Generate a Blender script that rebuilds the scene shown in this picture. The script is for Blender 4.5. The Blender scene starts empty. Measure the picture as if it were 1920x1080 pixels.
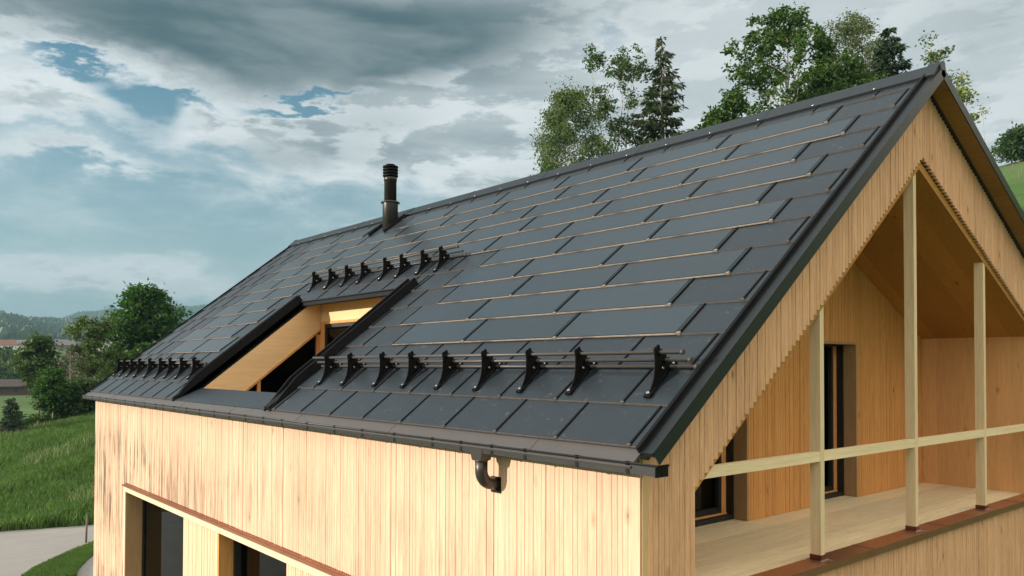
import bpy, math, random
import numpy as np
from mathutils import Vector, Matrix

# ------------------------------------------------------------------ camera, world, sun
scn = bpy.context.scene
COL = scn.collection
TH = 0.667264550
CT, ST, TT = math.cos(TH), math.sin(TH), math.tan(TH)

cd = bpy.data.cameras.new("camera"); cam = bpy.data.objects.new("camera", cd); COL.objects.link(cam)
YAW, PIT, ROL = -0.865565544, 0.0199378346, 0.00230885
fw = Vector((math.sin(YAW)*math.cos(PIT), math.cos(YAW)*math.cos(PIT), math.sin(PIT)))
rt = fw.cross(Vector((0, 0, 1))).normalized(); up = rt.cross(fw)
rt2 = math.cos(ROL)*rt + math.sin(ROL)*up; up2 = -math.sin(ROL)*rt + math.cos(ROL)*up
CAM = Vector((3.45012, -3.96890, 0.529818))
m = Matrix((rt2, up2, -fw)).transposed().to_4x4(); m.translation = CAM
cam.matrix_world = m
cd.lens = 1474.445*36/1920; cd.sensor_width = 36; cd.shift_y = (658.95-540)/1920
cd.clip_start = 0.1; cd.clip_end = 20000
scn.camera = cam

SUN_DIR = Vector((-0.50, -1.0, 0.275)).normalized()          # towards the sun
SUN_EL = math.asin(SUN_DIR.z)
SUN_ROT = math.atan2(SUN_DIR.x, SUN_DIR.y)
sl = bpy.data.lights.new("sun", 'SUN'); so = bpy.data.objects.new("sun", sl); COL.objects.link(so)
sl.energy = 4.4; sl.angle = math.radians(0.55); sl.color = (1.0, 0.90, 0.79)
so.rotation_euler = (-SUN_DIR).to_track_quat('-Z', 'Y').to_euler()
so.location = (-20, -30, 30)

scn.view_settings.view_transform = 'Standard'; scn.view_settings.look = 'None'
scn.view_settings.exposure = 0.85; scn.view_settings.gamma = 1.0
scn.view_settings.use_curve_mapping = False
scn.render.engine = 'CYCLES'
try:
    scn.cycles.max_bounces = 8; scn.cycles.diffuse_bounces = 4
    scn.cycles.transparent_max_bounces = 12; scn.cycles.volume_bounces = 0
except Exception: pass

# ---- node helpers
class N:
    def __init__(s, tree): s.t = tree
    def new(s, typ, **kw):
        n = s.t.nodes.new(typ)
        for k, v in kw.items(): setattr(n, k, v)
        return n
    def link(s, a, b): s.t.links.new(a, b)
    def put(s, sock, v):
        if v is None: return
        if hasattr(v, 'is_output') or isinstance(v, bpy.types.NodeSocket): s.link(v, sock)
        elif isinstance(v, (tuple, list)):
            if len(v) == 3 and sock.type == 'RGBA': v = (*v, 1)
            sock.default_value = v
        else: sock.default_value = v
    def math(s, op, a, b=None, c=None, clamp=False):
        n = s.new('ShaderNodeMath', operation=op); n.use_clamp = clamp
        s.put(n.inputs[0], a); s.put(n.inputs[1], b)
        if c is not None: s.put(n.inputs[2], c)
        return n.outputs[0]
    def mix(s, f, a, b, mode='MIX'):
        n = s.new('ShaderNodeMix', data_type='RGBA', blend_type=mode); n.clamp_factor = True
        s.put(n.inputs[0], f); s.put(n.inputs[6], a); s.put(n.inputs[7], b)
        return n.outputs[2]
    def ramp(s, f, lo, hi, a=0.0, b=1.0, kind='SMOOTHSTEP'):
        n = s.new('ShaderNodeMapRange', interpolation_type=kind); n.clamp = True
        s.put(n.inputs[0], f); s.put(n.inputs[1], lo); s.put(n.inputs[2], hi); s.put(n.inputs[3], a); s.put(n.inputs[4], b)
        return n.outputs[0]
    def noise(s, vec, scale, detail=4, rough=0.5, dist=0.0, out=0):
        n = s.new('ShaderNodeTexNoise'); s.put(n.inputs['Vector'], vec)
        n.inputs['Scale'].default_value = scale; n.inputs['Detail'].default_value = detail
        n.inputs['Roughness'].default_value = rough; n.inputs['Distortion'].default_value = dist
        return n.outputs[out]
    def mapping(s, vec, scale=(1, 1, 1), loc=(0, 0, 0), rot=(0, 0, 0)):
        n = s.new('ShaderNodeMapping'); s.put(n.inputs[0], vec)
        n.inputs['Location'].default_value = loc; n.inputs['Rotation'].default_value = rot; n.inputs['Scale'].default_value = scale
        return n.outputs[0]
    def obj(s): return s.new('ShaderNodeTexCoord').outputs['Object']
    def sep(s, v):
        n = s.new('ShaderNodeSeparateXYZ'); s.put(n.inputs[0], v); return n.outputs
    def comb(s, x, y, z):
        n = s.new('ShaderNodeCombineXYZ'); s.put(n.inputs[0], x); s.put(n.inputs[1], y); s.put(n.inputs[2], z); return n.outputs[0]
    def bump(s, h, strength=0.3, dist=0.01, normal=None):
        n = s.new('ShaderNodeBump'); n.inputs['Strength'].default_value = strength; n.inputs['Distance'].default_value = dist
        s.put(n.inputs['Height'], h)
        if normal: s.put(n.inputs['Normal'], normal)
        return n.outputs[0]

world = bpy.data.worlds.new("World"); scn.world = world; world.use_nodes = True
def build_world():
    t = world.node_tree; t.nodes.clear(); n = N(t)
    sky = n.new('ShaderNodeTexSky', sky_type='NISHITA'); sky.sun_disc = False
    sky.sun_elevation = SUN_EL; sky.sun_rotation = SUN_ROT; sky.altitude = 700
    sky.air_density = 1.0; sky.dust_density = 0.6; sky.ozone_density = 2.5
    d = n.new('ShaderNodeTexCoord').outputs['Generated']
    sx, sy, sz = n.sep(d)
    # azimuth (degrees, 0 = -x, 90 = +y) and elevation of the sky direction
    az = n.math('MULTIPLY', n.math('ARCTAN2', sy, n.math('MULTIPLY', sx, -1)), 57.2958)
    el = n.math('MULTIPLY', n.math('ARCSINE', sz), 57.2958)
    flat = n.mapping(d, scale=(1, 1, 2.2))
    nz = n.noise(flat, 3.2, 7, 0.58, 0.25)
    nz2 = n.noise(n.mapping(flat, loc=(3.1, 1.7, 0.4)), 2.2, 5, 0.5)
    nb = n.noise(n.mapping(d, scale=(1, 1, 3.0), loc=(5, 2, 1)), 9.0, 6, 0.62, 0.2)
    wob = n.math('MULTIPLY', n.math('SUBTRACT', nz, 0.5), 8)
    wob2 = n.math('MULTIPLY', n.math('SUBTRACT', nz2, 0.5), 11)
    fine = n.math('MULTIPLY', n.math('SUBTRACT', nb, 0.5), 6.0)
    A = n.math('ADD', az, wob2)
    E = n.math('ADD', n.math('ADD', el, wob), fine)
    E_soft = n.math('ADD', el, n.math('MULTIPLY', wob, 0.5))
    def blob(a0, e0, sa, se, amp, aa=A, ee=E):
        u = n.math('DIVIDE', n.math('SUBTRACT', aa, a0), sa); v = n.math('DIVIDE', n.math('SUBTRACT', ee, e0), se)
        q = n.math('ADD', n.math('MULTIPLY', u, u), n.math('MULTIPLY', v, v))
        return n.math('MULTIPLY', n.math('EXPONENT', n.math('MULTIPLY', q, -1)), amp)
    def total(bl, base):
        s_ = base
        for b in bl: s_ = n.math('ADD', s_, b)
        return s_
    dens = total([blob(*b) for b in CLOUDS], n.math('MULTIPLY', n.math('SUBTRACT', nb, 0.47), 1.1))
    alpha = n.ramp(dens, -0.12, 0.85)
    str_ = n.noise(n.mapping(d, scale=(1.0, 1.0, 5.0), loc=(2, 8, 3)), 4.0, 6, 0.6, 0.3)
    dark = total([blob(*b, aa=az, ee=E_soft) for b in DARKS], n.math('MULTIPLY', n.math('SUBTRACT', nz, 0.5), 0.5))
    dk = n.ramp(n.math('ADD', dark, n.math('MULTIPLY', n.math('SUBTRACT', str_, 0.5), 0.9)), 0.0, 1.05)
    thick = n.ramp(dens, 0.35, 1.3)
    S = 10.0
    # relief: the same noise sampled a little towards the sun gives lit and shaded flanks
    sh = n.noise(n.mapping(d, scale=(1, 1, 3.0), loc=(5-0.018, 2-0.036, 1+0.045)), 9.0, 6, 0.62, 0.2)
    lit = n.ramp(n.math('SUBTRACT', nb, sh), -0.06, 0.07)
    white = tuple(c*S for c in (0.50, 0.53, 0.54)); grey = tuple(c*S for c in (0.165, 0.205, 0.222)); drk = n.mix(n.ramp(str_, 0.35, 0.68), tuple(c*S for c in (0.036, 0.066, 0.080)), tuple(c*S for c in (0.125, 0.160, 0.170)))
    cc = n.mix(n.math('MULTIPLY', thick, n.math('SUBTRACT', 1.0, n.math('ADD', n.math('MULTIPLY', lit, 0.55), n.math('MULTIPLY', n.ramp(str_, 0.3, 0.7), 0.45)))), white, grey)
    cc = n.mix(n.math('MULTIPLY', n.ramp(az, 38, 52), 0.6), cc, tuple(c*S for c in (0.42, 0.45, 0.46)))
    cc = n.mix(dk, cc, drk)
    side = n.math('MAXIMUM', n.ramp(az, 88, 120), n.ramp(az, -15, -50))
    cc = n.mix(side, cc, tuple(c*S for c in (1.05, 0.93, 0.80)))  # bright warm cloud tone added outside the view to fill the shaded gable
    skyc = n.mix(1.0, sky.outputs[0], SKY_TINT, 'MULTIPLY')
    # pale band of thick air low down
    low = n.ramp(el, 24, 0)
    skyc = n.mix(n.math('MULTIPLY', low, 0.85), skyc, tuple(c*S for c in (0.27, 0.335, 0.35)))
    out = n.mix(alpha, skyc, cc)
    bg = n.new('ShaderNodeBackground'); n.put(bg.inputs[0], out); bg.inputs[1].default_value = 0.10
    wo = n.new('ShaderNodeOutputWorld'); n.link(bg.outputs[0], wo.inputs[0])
SKY_TINT = (0.40, 0.72, 0.66)
# az, el, width az, width el, amplitude
CLOUDS = [
    (28, 24.5, 26, 4.4, 1.7), (8, 21, 10, 3.0, 1.1), (9.2, 16.0, 4.6, 1.7, 1.2), (21, 16.8, 6, 1.5, 1.3), (30, 16, 8, 3.2, 1.1),
    (38, 17.5, 8, 3.6, 1.1), (45, 15, 11, 4.5, 0.8), (60, 20, 16, 9, 1.5), (76, 18, 13, 10, 1.6), (11.5, 12.9, 5.5, 0.6, 0.8),
    (13, 5.6, 17, 1.1, 0.85), (56, 9, 16, 4.5, 0.7), (10.5, 18.2, 3.2, 0.6, -1.2), (15.2, 16.7, 3.4, 1.0, -1.6), (20.0, 17.5, 4.0, 0.4, -1.0), (26.0, 18.2, 4.2, 0.5, -1.5), (36, 21, 1.8, 1.0, -1.3), (48.5, 23, 2.6, 1.2, -1.3),
    (115, 25, 30, 30, 1.3), (160, 35, 40, 40, 1.4), (-160, 35, 50, 40, 1.4), (-100, 35, 40, 35, 1.0), (-40, 25, 25, 16, 0.9), (20, 60, 60, 22, 0.8),  # beside and behind the view: unseen clouds added as fill light on the gable
]
DARKS = [(21, 21.6, 11.0, 2.6, 1.4), (31, 22.6, 9.5, 2.6, 1.1), (42, 24.5, 8, 1.6, 0.35), (8, 22.5, 6, 2, 0.35), (25, 14.6, 5, 1.2, 0.45), (31, 17, 5, 1.2, 0.3), (73, 21, 7, 3, 0.35), (28, 34, 40, 8, 0.5)]
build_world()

# ------------------------------------------------------------------ mesh helpers
class MB:
    def __init__(s): s.v = []; s.f = []; s.m = []; s.sm = []
    def add(s, vs, fs, mi=0, smooth=False):
        o = len(s.v); s.v.extend([tuple(p) for p in vs])
        for f in fs: s.f.append([i+o for i in f]); s.m.append(mi); s.sm.append(smooth)
    def hexa(s, p, mi=0):      # 8 corners: bottom 4, top 4
        s.add(p, [(3, 2, 1, 0), (4, 5, 6, 7), (0, 1, 5, 4), (1, 2, 6, 5), (2, 3, 7, 6), (3, 0, 4, 7)], mi)
    def box(s, x0, x1, y0, y1, z0, z1, mi=0):
        x0, x1 = sorted((x0, x1)); y0, y1 = sorted((y0, y1)); z0, z1 = sorted((z0, z1))
        s.hexa([(x0, y0, z0), (x1, y0, z0), (x1, y1, z0), (x0, y1, z0), (x0, y0, z1), (x1, y0, z1), (x1, y1, z1), (x0, y1, z1)], mi)
    def rbox(s, u0, u1, v0, v1, h0, h1, mi=0, T=None, h0b=None, h1b=None):   # roof-plane box (u left, v up slope, h out); b = heights at v1
        T = T or RP; h0b = h0 if h0b is None else h0b; h1b = h1 if h1b is None else h1b
        s.hexa([T(u1, v0, h0), T(u0, v0, h0), T(u0, v1, h0b), T(u1, v1, h0b), T(u1, v0, h1), T(u0, v0, h1), T(u0, v1, h1b), T(u1, v1, h1b)], mi)
    def tube(s, pts, rad, seg=10, mi=0, caps=True, smooth=True):
        pts = [Vector(p) for p in pts]; rs = rad if isinstance(rad, (list, tuple)) else [rad]*len(pts)
        rings = []; ref = None
        for i, p in enumerate(pts):
            d = (pts[min(i+1, len(pts)-1)]-pts[max(i-1, 0)]).normalized()
            if ref is None: ref = Vector((0, 0, 1)) if abs(d.z) < .9 else Vector((1, 0, 0))
            a = d.cross(ref).normalized(); b = d.cross(a)
            ref = b.cross(d) if False else ref
            rings.append([p + rs[i]*(math.cos(2*math.pi*k/seg)*a+math.sin(2*math.pi*k/seg)*b) for k in range(seg)])
        o = len(s.v)
        for r in rings: s.v.extend([tuple(q) for q in r])
        for i in range(len(pts)-1):
            for k in range(seg):
                a0 = o+i*seg+k; a1 = o+i*seg+(k+1) % seg
                s.f.append([a0, a1, a1+seg, a0+seg]); s.m.append(mi); s.sm.append(smooth)
        if caps:
            s.f.append([o+k for k in range(seg)][::-1]); s.m.append(mi); s.sm.append(False)
            e = o+(len(pts)-1)*seg; s.f.append([e+k for k in range(seg)]); s.m.append(mi); s.sm.append(False)
    def lathe(s, cx, cy, prof, seg=28, mi=0, smooth=True):   # prof: (r, z)
        o = len(s.v)
        for r, z in prof:
            for k in range(seg): a = 2*math.pi*k/seg; s.v.append((cx+r*math.cos(a), cy+r*math.sin(a), z))
        for i in range(len(prof)-1):
            for k in range(seg):
                a0 = o+i*seg+k; a1 = o+i*seg+(k+1) % seg
                s.f.append([a0, a1, a1+seg, a0+seg]); s.m.append(mi); s.sm.append(smooth)
        s.f.append([o+k for k in range(seg)][::-1]); s.m.append(mi); s.sm.append(False)
        e = o+(len(prof)-1)*seg; s.f.append([e+k for k in range(seg)]); s.m.append(mi); s.sm.append(False)
    def prism(s, poly, x0, x1, mi=0):     # polygon in (y, z) extruded along x
        n = len(poly)
        s.add([(x0, y, z) for y, z in poly]+[(x1, y, z) for y, z in poly],
              [tuple(range(n))[::-1], tuple(range(n, 2*n))]+[(i, (i+1) % n, n+(i+1) % n, n+i) for i in range(n)], mi)
    def mesh(s, name, mats):
        me = bpy.data.meshes.new(name); me.from_pydata(s.v, [], s.f)
        for mt in (mats if isinstance(mats, (list, tuple)) else [mats]): me.materials.append(mt)
        me.polygons.foreach_set('material_index', s.m); me.polygons.foreach_set('use_smooth', s.sm)
        me.update(); return me
def RP(u, v, h=0.0): return (-u, v*CT-h*ST, v*ST+h*CT)

def tag(o, label=None, cat=None, group=None, kind=None):
    if label: o['label'] = label
    if cat: o['category'] = cat
    if group: o['group'] = group
    if kind: o['kind'] = kind
    return o
def empty(name, loc, label, cat, group=None):
    o = bpy.data.objects.new(name, None); COL.objects.link(o); o.location = loc; o.empty_display_size = 0.5
    return tag(o, label, cat, group)
def obj(name, mb, mats, parent=None, label=None):
    """links mb as one object; vertices are in world coordinates for parts of the house"""
    o = bpy.data.objects.new(name, mb.mesh(name, mats) if isinstance(mb, MB) else mb); COL.objects.link(o)
    if parent is not None:
        o.parent = parent
        if parent.type == 'EMPTY' and parent.parent is None: o.location = -parent.location
    if label: o['label'] = label
    return o
def boxes(name, lst, mats, parent):
    for b_ in lst: q_ = MB(); q_.box(*b_); o_ = obj(name, q_, mats, parent)
    return o_
def copy_at(src, off, parent):
    c = src.copy(); COL.objects.link(c); c.parent = parent; c.location = src.location + Vector(off)
    for ch in list(src.children):
        g = ch.copy(); COL.objects.link(g); g.parent = c
    return c

# ------------------------------------------------------------------ materials
def newmat(name):
    m_ = bpy.data.materials.new(name); m_.use_nodes = True; t = m_.node_tree; t.nodes.clear(); n = N(t)
    b = n.new('ShaderNodeBsdfPrincipled'); o = n.new('ShaderNodeOutputMaterial'); n.link(b.outputs[0], o.inputs[0])
    return m_, n, b
def mat_wood(name, c1, c2, axis='z', pitch=0.05, across='x', rough=0.75, stain=0.0, knots=True, tint=0.18, grain=1.0, pale=None, seed=0.0):
    m_, n, b = newmat(name); P = n.obj(); x, y, z = n.sep(P)
    comp = {'x': x, 'y': y, 'z': z}
    A = comp[axis]; X = comp[across]
    other = [comp[k] for k in 'xyz' if k not in (axis, across)][0]
    idx = n.math('FLOOR', n.math('DIVIDE', X, pitch))
    wn = n.new('ShaderNodeTexWhiteNoise', noise_dimensions='2D'); n.put(wn.inputs['Vector'], n.comb(idx, seed, 0))
    r = wn.outputs['Value']
    # long grain coordinates, shifted per board
    G = n.comb(n.math('MULTIPLY', X, 1), n.math('ADD', n.math('MULTIPLY', A, 0.045), n.math('MULTIPLY', r, 37)), n.math('MULTIPLY', other, 1))
    g1 = n.noise(G, 55*grain, 4, 0.6, 0.6)
    g2 = n.noise(G, 230*grain, 3, 0.6, 0.2)
    big = n.noise(n.comb(X, n.math('MULTIPLY', A, 0.25), other), 1.6, 4, 0.6)
    f = n.math('ADD', n.math('MULTIPLY', n.math('SUBTRACT', g1, 0.5), 1.7), n.math('MULTIPLY', n.math('SUBTRACT', g2, 0.5), 1.3))
    f = n.math('ADD', f, 0.45)
    f = n.math('ADD', f, n.math('MULTIPLY', n.math('SUBTRACT', big, 0.5), 0.7))
    col = n.mix(f, c2, c1)
    tn = n.math('ADD', 1-tint*0.5, n.math('MULTIPLY', r, tint))
    # groups of wider boards
    idx2 = n.math('FLOOR', n.math('DIVIDE', X, pitch*4.0)); wn2 = n.new('ShaderNodeTexWhiteNoise', noise_dimensions='2D'); n.put(wn2.inputs['Vector'], n.comb(idx2, seed+3.3, 0))
    tn = n.math('MULTIPLY', tn, n.math('ADD', 1-tint*0.35, n.math('MULTIPLY', wn2.outputs['Value'], tint*0.7)))
    col = n.mix(1.0, col, n.comb(tn, tn, tn), 'MULTIPLY')
    if knots:
        V = n.new('ShaderNodeTexVoronoi', feature='F1'); V.inputs['Scale'].default_value = 2.6; V.inputs['Randomness'].default_value = 1.0
        n.put(V.inputs['Vector'], n.comb(n.math('MULTIPLY', X, 1.9), n.math('MULTIPLY', A, 0.85), n.math('MULTIPLY', other, 1.0)))
        k = n.ramp(V.outputs['Distance'], 0.035, 0.085, 1.0, 0.0)
        k2 = n.ramp(V.outputs['Distance'], 0.07, 0.20, 0.35, 0.0)
        wk = n.math('GREATER_THAN', n.sep(V.outputs['Color'])[0], 0.38)
        col = n.mix(n.math('MULTIPLY', n.math('ADD', k, k2, clamp=True), n.math('MULTIPLY', wk, 0.75)), col, tuple(c*0.33*q for c, q in zip(c2, (1.1, .85, .7))))
    if stain:
        s1 = n.noise(n.comb(n.math('MULTIPLY', X, 5.0), n.math('MULTIPLY', A, 0.35), 0.3), 2.2, 5, 0.65)
        s2 = n.noise(n.comb(n.math('MULTIPLY', X, 0.5), n.math('MULTIPLY', A, 0.8), 0.9), 1.0, 3, 0.5)
        zone = n.ramp(A, -0.35, -1.1)
        # the runs are heavier towards the far end of the wall
        far = n.ramp(X, -4.0, -13.0, 0.35, 1.0)
        s = n.math('MULTIPLY', n.math('MULTIPLY', n.ramp(s1, 0.44, 0.60), n.ramp(s2, 0.36, 0.52)), n.math('MULTIPLY', zone, far))
        col = n.mix(n.math('MULTIPLY', s, stain), col, (0.125, 0.10, 0.07))
    n.put(b.inputs['Base Color'], col); b.inputs['Roughness'].default_value = rough
    b.inputs['Specular IOR Level'].default_value = 0.25
    n.put(b.inputs['Normal'], n.bump(n.math('ADD', g1, n.math('MULTIPLY', g2, 0.5)), 0.22, 0.004))
    return m_
def mat_metal(name, col, rough=0.45, metallic=0.0, spec=0.5, speck=0.5, fleck=0.0, bump=0.15, var=0.25):
    m_, n, b = newmat(name); P = n.obj()
    a = n.noise(P, 2.2, 4, 0.6); f = n.noise(P, 260, 2, 0.7); d = n.noise(P, 14, 5, 0.65)
    k = n.math('ADD', n.math('ADD', 1-var*0.5, n.math('MULTIPLY', a, var)), n.math('MULTIPLY', n.math('SUBTRACT', f, 0.5), speck))
    c = n.mix(1.0, col, n.comb(k, k, k), 'MULTIPLY')
    if fleck:
        dust = n.math('MULTIPLY', n.ramp(d, 0.58, 0.75), fleck)
        c = n.mix(dust, c, (0.30, 0.27, 0.23))
    n.put(b.inputs['Base Color'], c); b.inputs['Metallic'].default_value = metallic
    n.put(b.inputs['Roughness'], n.math('ADD', rough-0.08, n.math('MULTIPLY', d, 0.16)))
    b.inputs['Specular IOR Level'].default_value = spec
    n.put(b.inputs['Normal'], n.bump(f, bump, 0.001))
    return m_
def mat_flat(name, col, rough=0.7, var=0.3, scale=3.0, metallic=0.0):
    m_, n, b = newmat(name); a = n.noise(n.obj(), scale, 5, 0.6)
    k = n.math('ADD', 1-var*0.5, n.math('MULTIPLY', a, var))
    n.put(b.inputs['Base Color'], n.mix(1.0, col, n.comb(k, k, k), 'MULTIPLY')); b.inputs['Roughness'].default_value = rough; b.inputs['Metallic'].default_value = metallic
    return m_
def mat_glass(name, tint=(0.5, 0.55, 0.5)):
    m_ = bpy.data.materials.new(name); m_.use_nodes = True; t = m_.node_tree; t.nodes.clear(); n = N(t)
    g = n.new('ShaderNodeBsdfGlossy'); g.inputs['Roughness'].default_value = 0.01; g.inputs['Color'].default_value = (0.5, 0.55, 0.55, 1)
    tr = n.new('ShaderNodeBsdfTransparent'); tr.inputs['Color'].default_value = (*tint, 1)
    fr = n.new('ShaderNodeFresnel'); fr.inputs['IOR'].default_value = 1.52
    fac = n.math('MULTIPLY', fr.outputs[0], 1.0, clamp=True)
    nt = n.noise(n.obj(), 0.9, 2, 0.5); n.put(g.inputs['Normal'], n.bump(nt, 0.05, 0.02))
    mx = n.new('ShaderNodeMixShader'); n.put(mx.inputs[0], fac); n.link(tr.outputs[0], mx.inputs[1]); n.link(g.outputs[0], mx.inputs[2])
    o = n.new('ShaderNodeOutputMaterial'); n.link(mx.outputs[0], o.inputs[0]); return m_

W_FRONT = mat_wood('front_boards', (0.775, 0.53, 0.375), (0.57, 0.36, 0.235), 'z', 0.048, 'x', stain=0.85, tint=0.10)
W_GABLE = mat_wood('gable_boards', (0.82, 0.51, 0.30), (0.49, 0.275, 0.145), 'z', 0.0575, 'y', tint=0.13)
W_FRAME = mat_wood('pale_frame_wood', (0.80, 0.58, 0.42), (0.72, 0.50, 0.34), 'x', 0.3, 'z', tint=0.05, knots=False)
W_PANEL = mat_wood('pale_panel_wood', (0.80, 0.57, 0.39), (0.68, 0.45, 0.28), 'z', 0.048, 'x', tint=0.12, knots=False)
W_REVEAL = mat_wood('reveal_wood', (0.42, 0.27, 0.14), (0.32, 0.20, 0.10), 'z', 0.2, 'y', tint=0.05, knots=False)
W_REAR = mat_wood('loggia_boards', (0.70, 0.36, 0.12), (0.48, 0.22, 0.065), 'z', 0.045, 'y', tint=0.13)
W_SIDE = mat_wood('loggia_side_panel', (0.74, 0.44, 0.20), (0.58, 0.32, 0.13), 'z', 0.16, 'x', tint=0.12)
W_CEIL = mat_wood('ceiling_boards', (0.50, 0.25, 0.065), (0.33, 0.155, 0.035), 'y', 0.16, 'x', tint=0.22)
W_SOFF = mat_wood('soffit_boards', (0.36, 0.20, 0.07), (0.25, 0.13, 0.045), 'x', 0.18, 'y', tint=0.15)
W_FLOOR = mat_wood('deck_boards', (0.86, 0.75, 0.50), (0.64, 0.53, 0.32), 'y', 0.1455, 'x', tint=0.16, knots=False)
W_POST = mat_wood('pale_post_wood', (0.80, 0.66, 0.42), (0.62, 0.50, 0.30), 'z', 0.3, 'x', tint=0.05, knots=False, grain=0.5)
W_RAIL = mat_wood('pale_rail_wood', (0.84, 0.71, 0.46), (0.68, 0.56, 0.34), 'y', 0.3, 'z', tint=0.05, knots=False, grain=0.5)
W_CORNER = mat_wood('corner_wood', (0.66, 0.47, 0.25), (0.52, 0.35, 0.17), 'z', 0.3, 'y', tint=0.05, knots=False)
W_DORM = mat_wood('terrace_panel_wood', (0.86, 0.60, 0.33), (0.74, 0.48, 0.23), 'y', 0.25, 'z', tint=0.06, knots=False)
M_TILE = mat_metal('dark_shingle_metal', (0.021, 0.029, 0.036), 0.40, 0.0, 0.42, 0.6, fleck=0.2)
M_EAVE = mat_metal('eave_sheet_metal', (0.075, 0.070, 0.067), 0.5, 0.0, 0.5, 0.5)
M_BLACK = mat_metal('black_trim_metal', (0.007, 0.008, 0.009), 0.6, 0.0, 0.15, 0.3)
M_TRIM = mat_metal('verge_metal', (0.014, 0.018, 0.020), 0.40, 0.0, 0.4, 0.4)
M_GUT = mat_metal('gutter_metal', (0.018, 0.019, 0.020), 0.40, 0.0, 0.4, 0.3)
M_BRKT = mat_metal('bracket_metal', (0.005, 0.005, 0.006), 0.6, 0.0, 0.12, 0.3)
M_ROD = mat_metal('rod_metal', (0.055, 0.048, 0.044), 0.45, 0.0, 0.5, 0.8)
M_BOLT = mat_metal('bolt_metal', (0.65, 0.62, 0.60), 0.25, 1.0, 0.5, 0.1)
M_COPPER = mat_metal('copper_sheet', (0.42, 0.20, 0.12), 0.30, 0.7, 0.5, 0.1, var=0.5)
M_COPDK = mat_metal('dark_copper', (0.16, 0.055, 0.035), 0.35, 0.6, 0.5, 0.2, var=0.8)
M_SOLDER = mat_metal('solder', (0.6, 0.6, 0.62), 0.35, 0.8)
M_PIPE = mat_metal('pipe_metal', (0.045, 0.040, 0.036), 0.38, 0.35, 0.6, 0.2)
M_FLUE = mat_metal('flue_metal', (0.030, 0.028, 0.026), 0.36, 0.35, 0.6, 0.2)
def mat_lip():
    m_, n, b = newmat('dusty_metal_edge'); P = n.obj(); a = n.noise(P, 30, 4, 0.7); c = n.noise(n.mapping(P, scale=(1, 3, 3)), 2.4, 4, 0.6)
    k = n.math('ADD', 0.5, a); col = n.mix(1.0, (0.25, 0.205, 0.165), n.comb(k, k, k), 'MULTIPLY')
    n.put(b.inputs['Base Color'], n.mix(n.math('MULTIPLY', n.ramp(c, 0.46, 0.66), 0.8), col, (0.07, 0.055, 0.05))); b.inputs['Roughness'].default_value = 0.8
    return m_
M_LIPDIRT = mat_lip()
M_LIPDARK = mat_flat('dark_metal_edge', (0.085, 0.072, 0.062), 0.7, 1.2, 20)
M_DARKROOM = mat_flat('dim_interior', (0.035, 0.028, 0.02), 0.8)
M_DARKFR = mat_flat('black_window_frame', (0.006, 0.006, 0.006), 0.6, 0.2)
M_GLASS = mat_glass('window_glass')
M_GLASSDK = mat_glass('dark_window_glass', (0.55, 0.50, 0.38))

def mat_solar():
    m_, n, b = newmat('solar_glass'); P = n.obj(); x, y, z = n.sep(P)
    v = n.math('ADD', n.math('MULTIPLY', y, CT), n.math('MULTIPLY', z, ST))
    w = n.math('SINE', n.math('MULTIPLY', v, 2*math.pi/0.0195))
    ln = n.ramp(w, 0.55, 0.95)
    fine = n.noise(n.comb(n.math('MULTIPLY', x, 12), n.math('MULTIPLY', v, 60), 0), 3, 4, 0.7)
    a = n.noise(P, 1.3, 4, 0.6)
    oi = n.new('ShaderNodeObjectInfo').outputs['Random']
    col = n.mix(ln, (0.019, 0.030, 0.038), (0.038, 0.056, 0.066))
    k = n.math('ADD', 0.68, n.math('ADD', n.math('MULTIPLY', fine, 0.4), n.math('MULTIPLY', oi, 0.2)))
    k = n.math('MULTIPLY', k, n.math('ADD', 0.8, n.math('MULTIPLY', a, 0.4)))
    mid = n.math('ABSOLUTE', n.math('SUBTRACT', v, 0.21)); k = n.math('MULTIPLY', k, n.ramp(mid, 0.0015, 0.003, 0.6, 1.0))
    n.put(b.inputs['Base Color'], n.mix(1.0, col, n.comb(k, k, k), 'MULTIPLY'))
    n.put(b.inputs['Roughness'], n.math('ADD', 0.24, n.math('MULTIPLY', fine, 0.14)))
    b.inputs['Specular IOR Level'].default_value = 0.62
    n.put(b.inputs['Normal'], n.bump(n.math('ADD', w, fine), 0.10, 0.0012))
    return m_
M_SOLAR = mat_solar()

# ------------------------------------------------------------------ the house
XL = -14.85          # far end wall
YR = 4.60; ZR = YR*TT
TR = 0.500           # slope of the other roof side
YB = 8.75            # its eave
random.seed(4)
house = empty('house', (-7.4, 4.2, -5.6), 'timber-clad gabled house with dark solar shingle roof and a balcony in its gable', 'house')

CU0, CU1, CV0, CV1 = 5.90, 9.35, 0.20, 2.665       # roof terrace cut (u, v)
VTOP = 5.82
KP = 0.7; KV = 0.42

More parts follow.
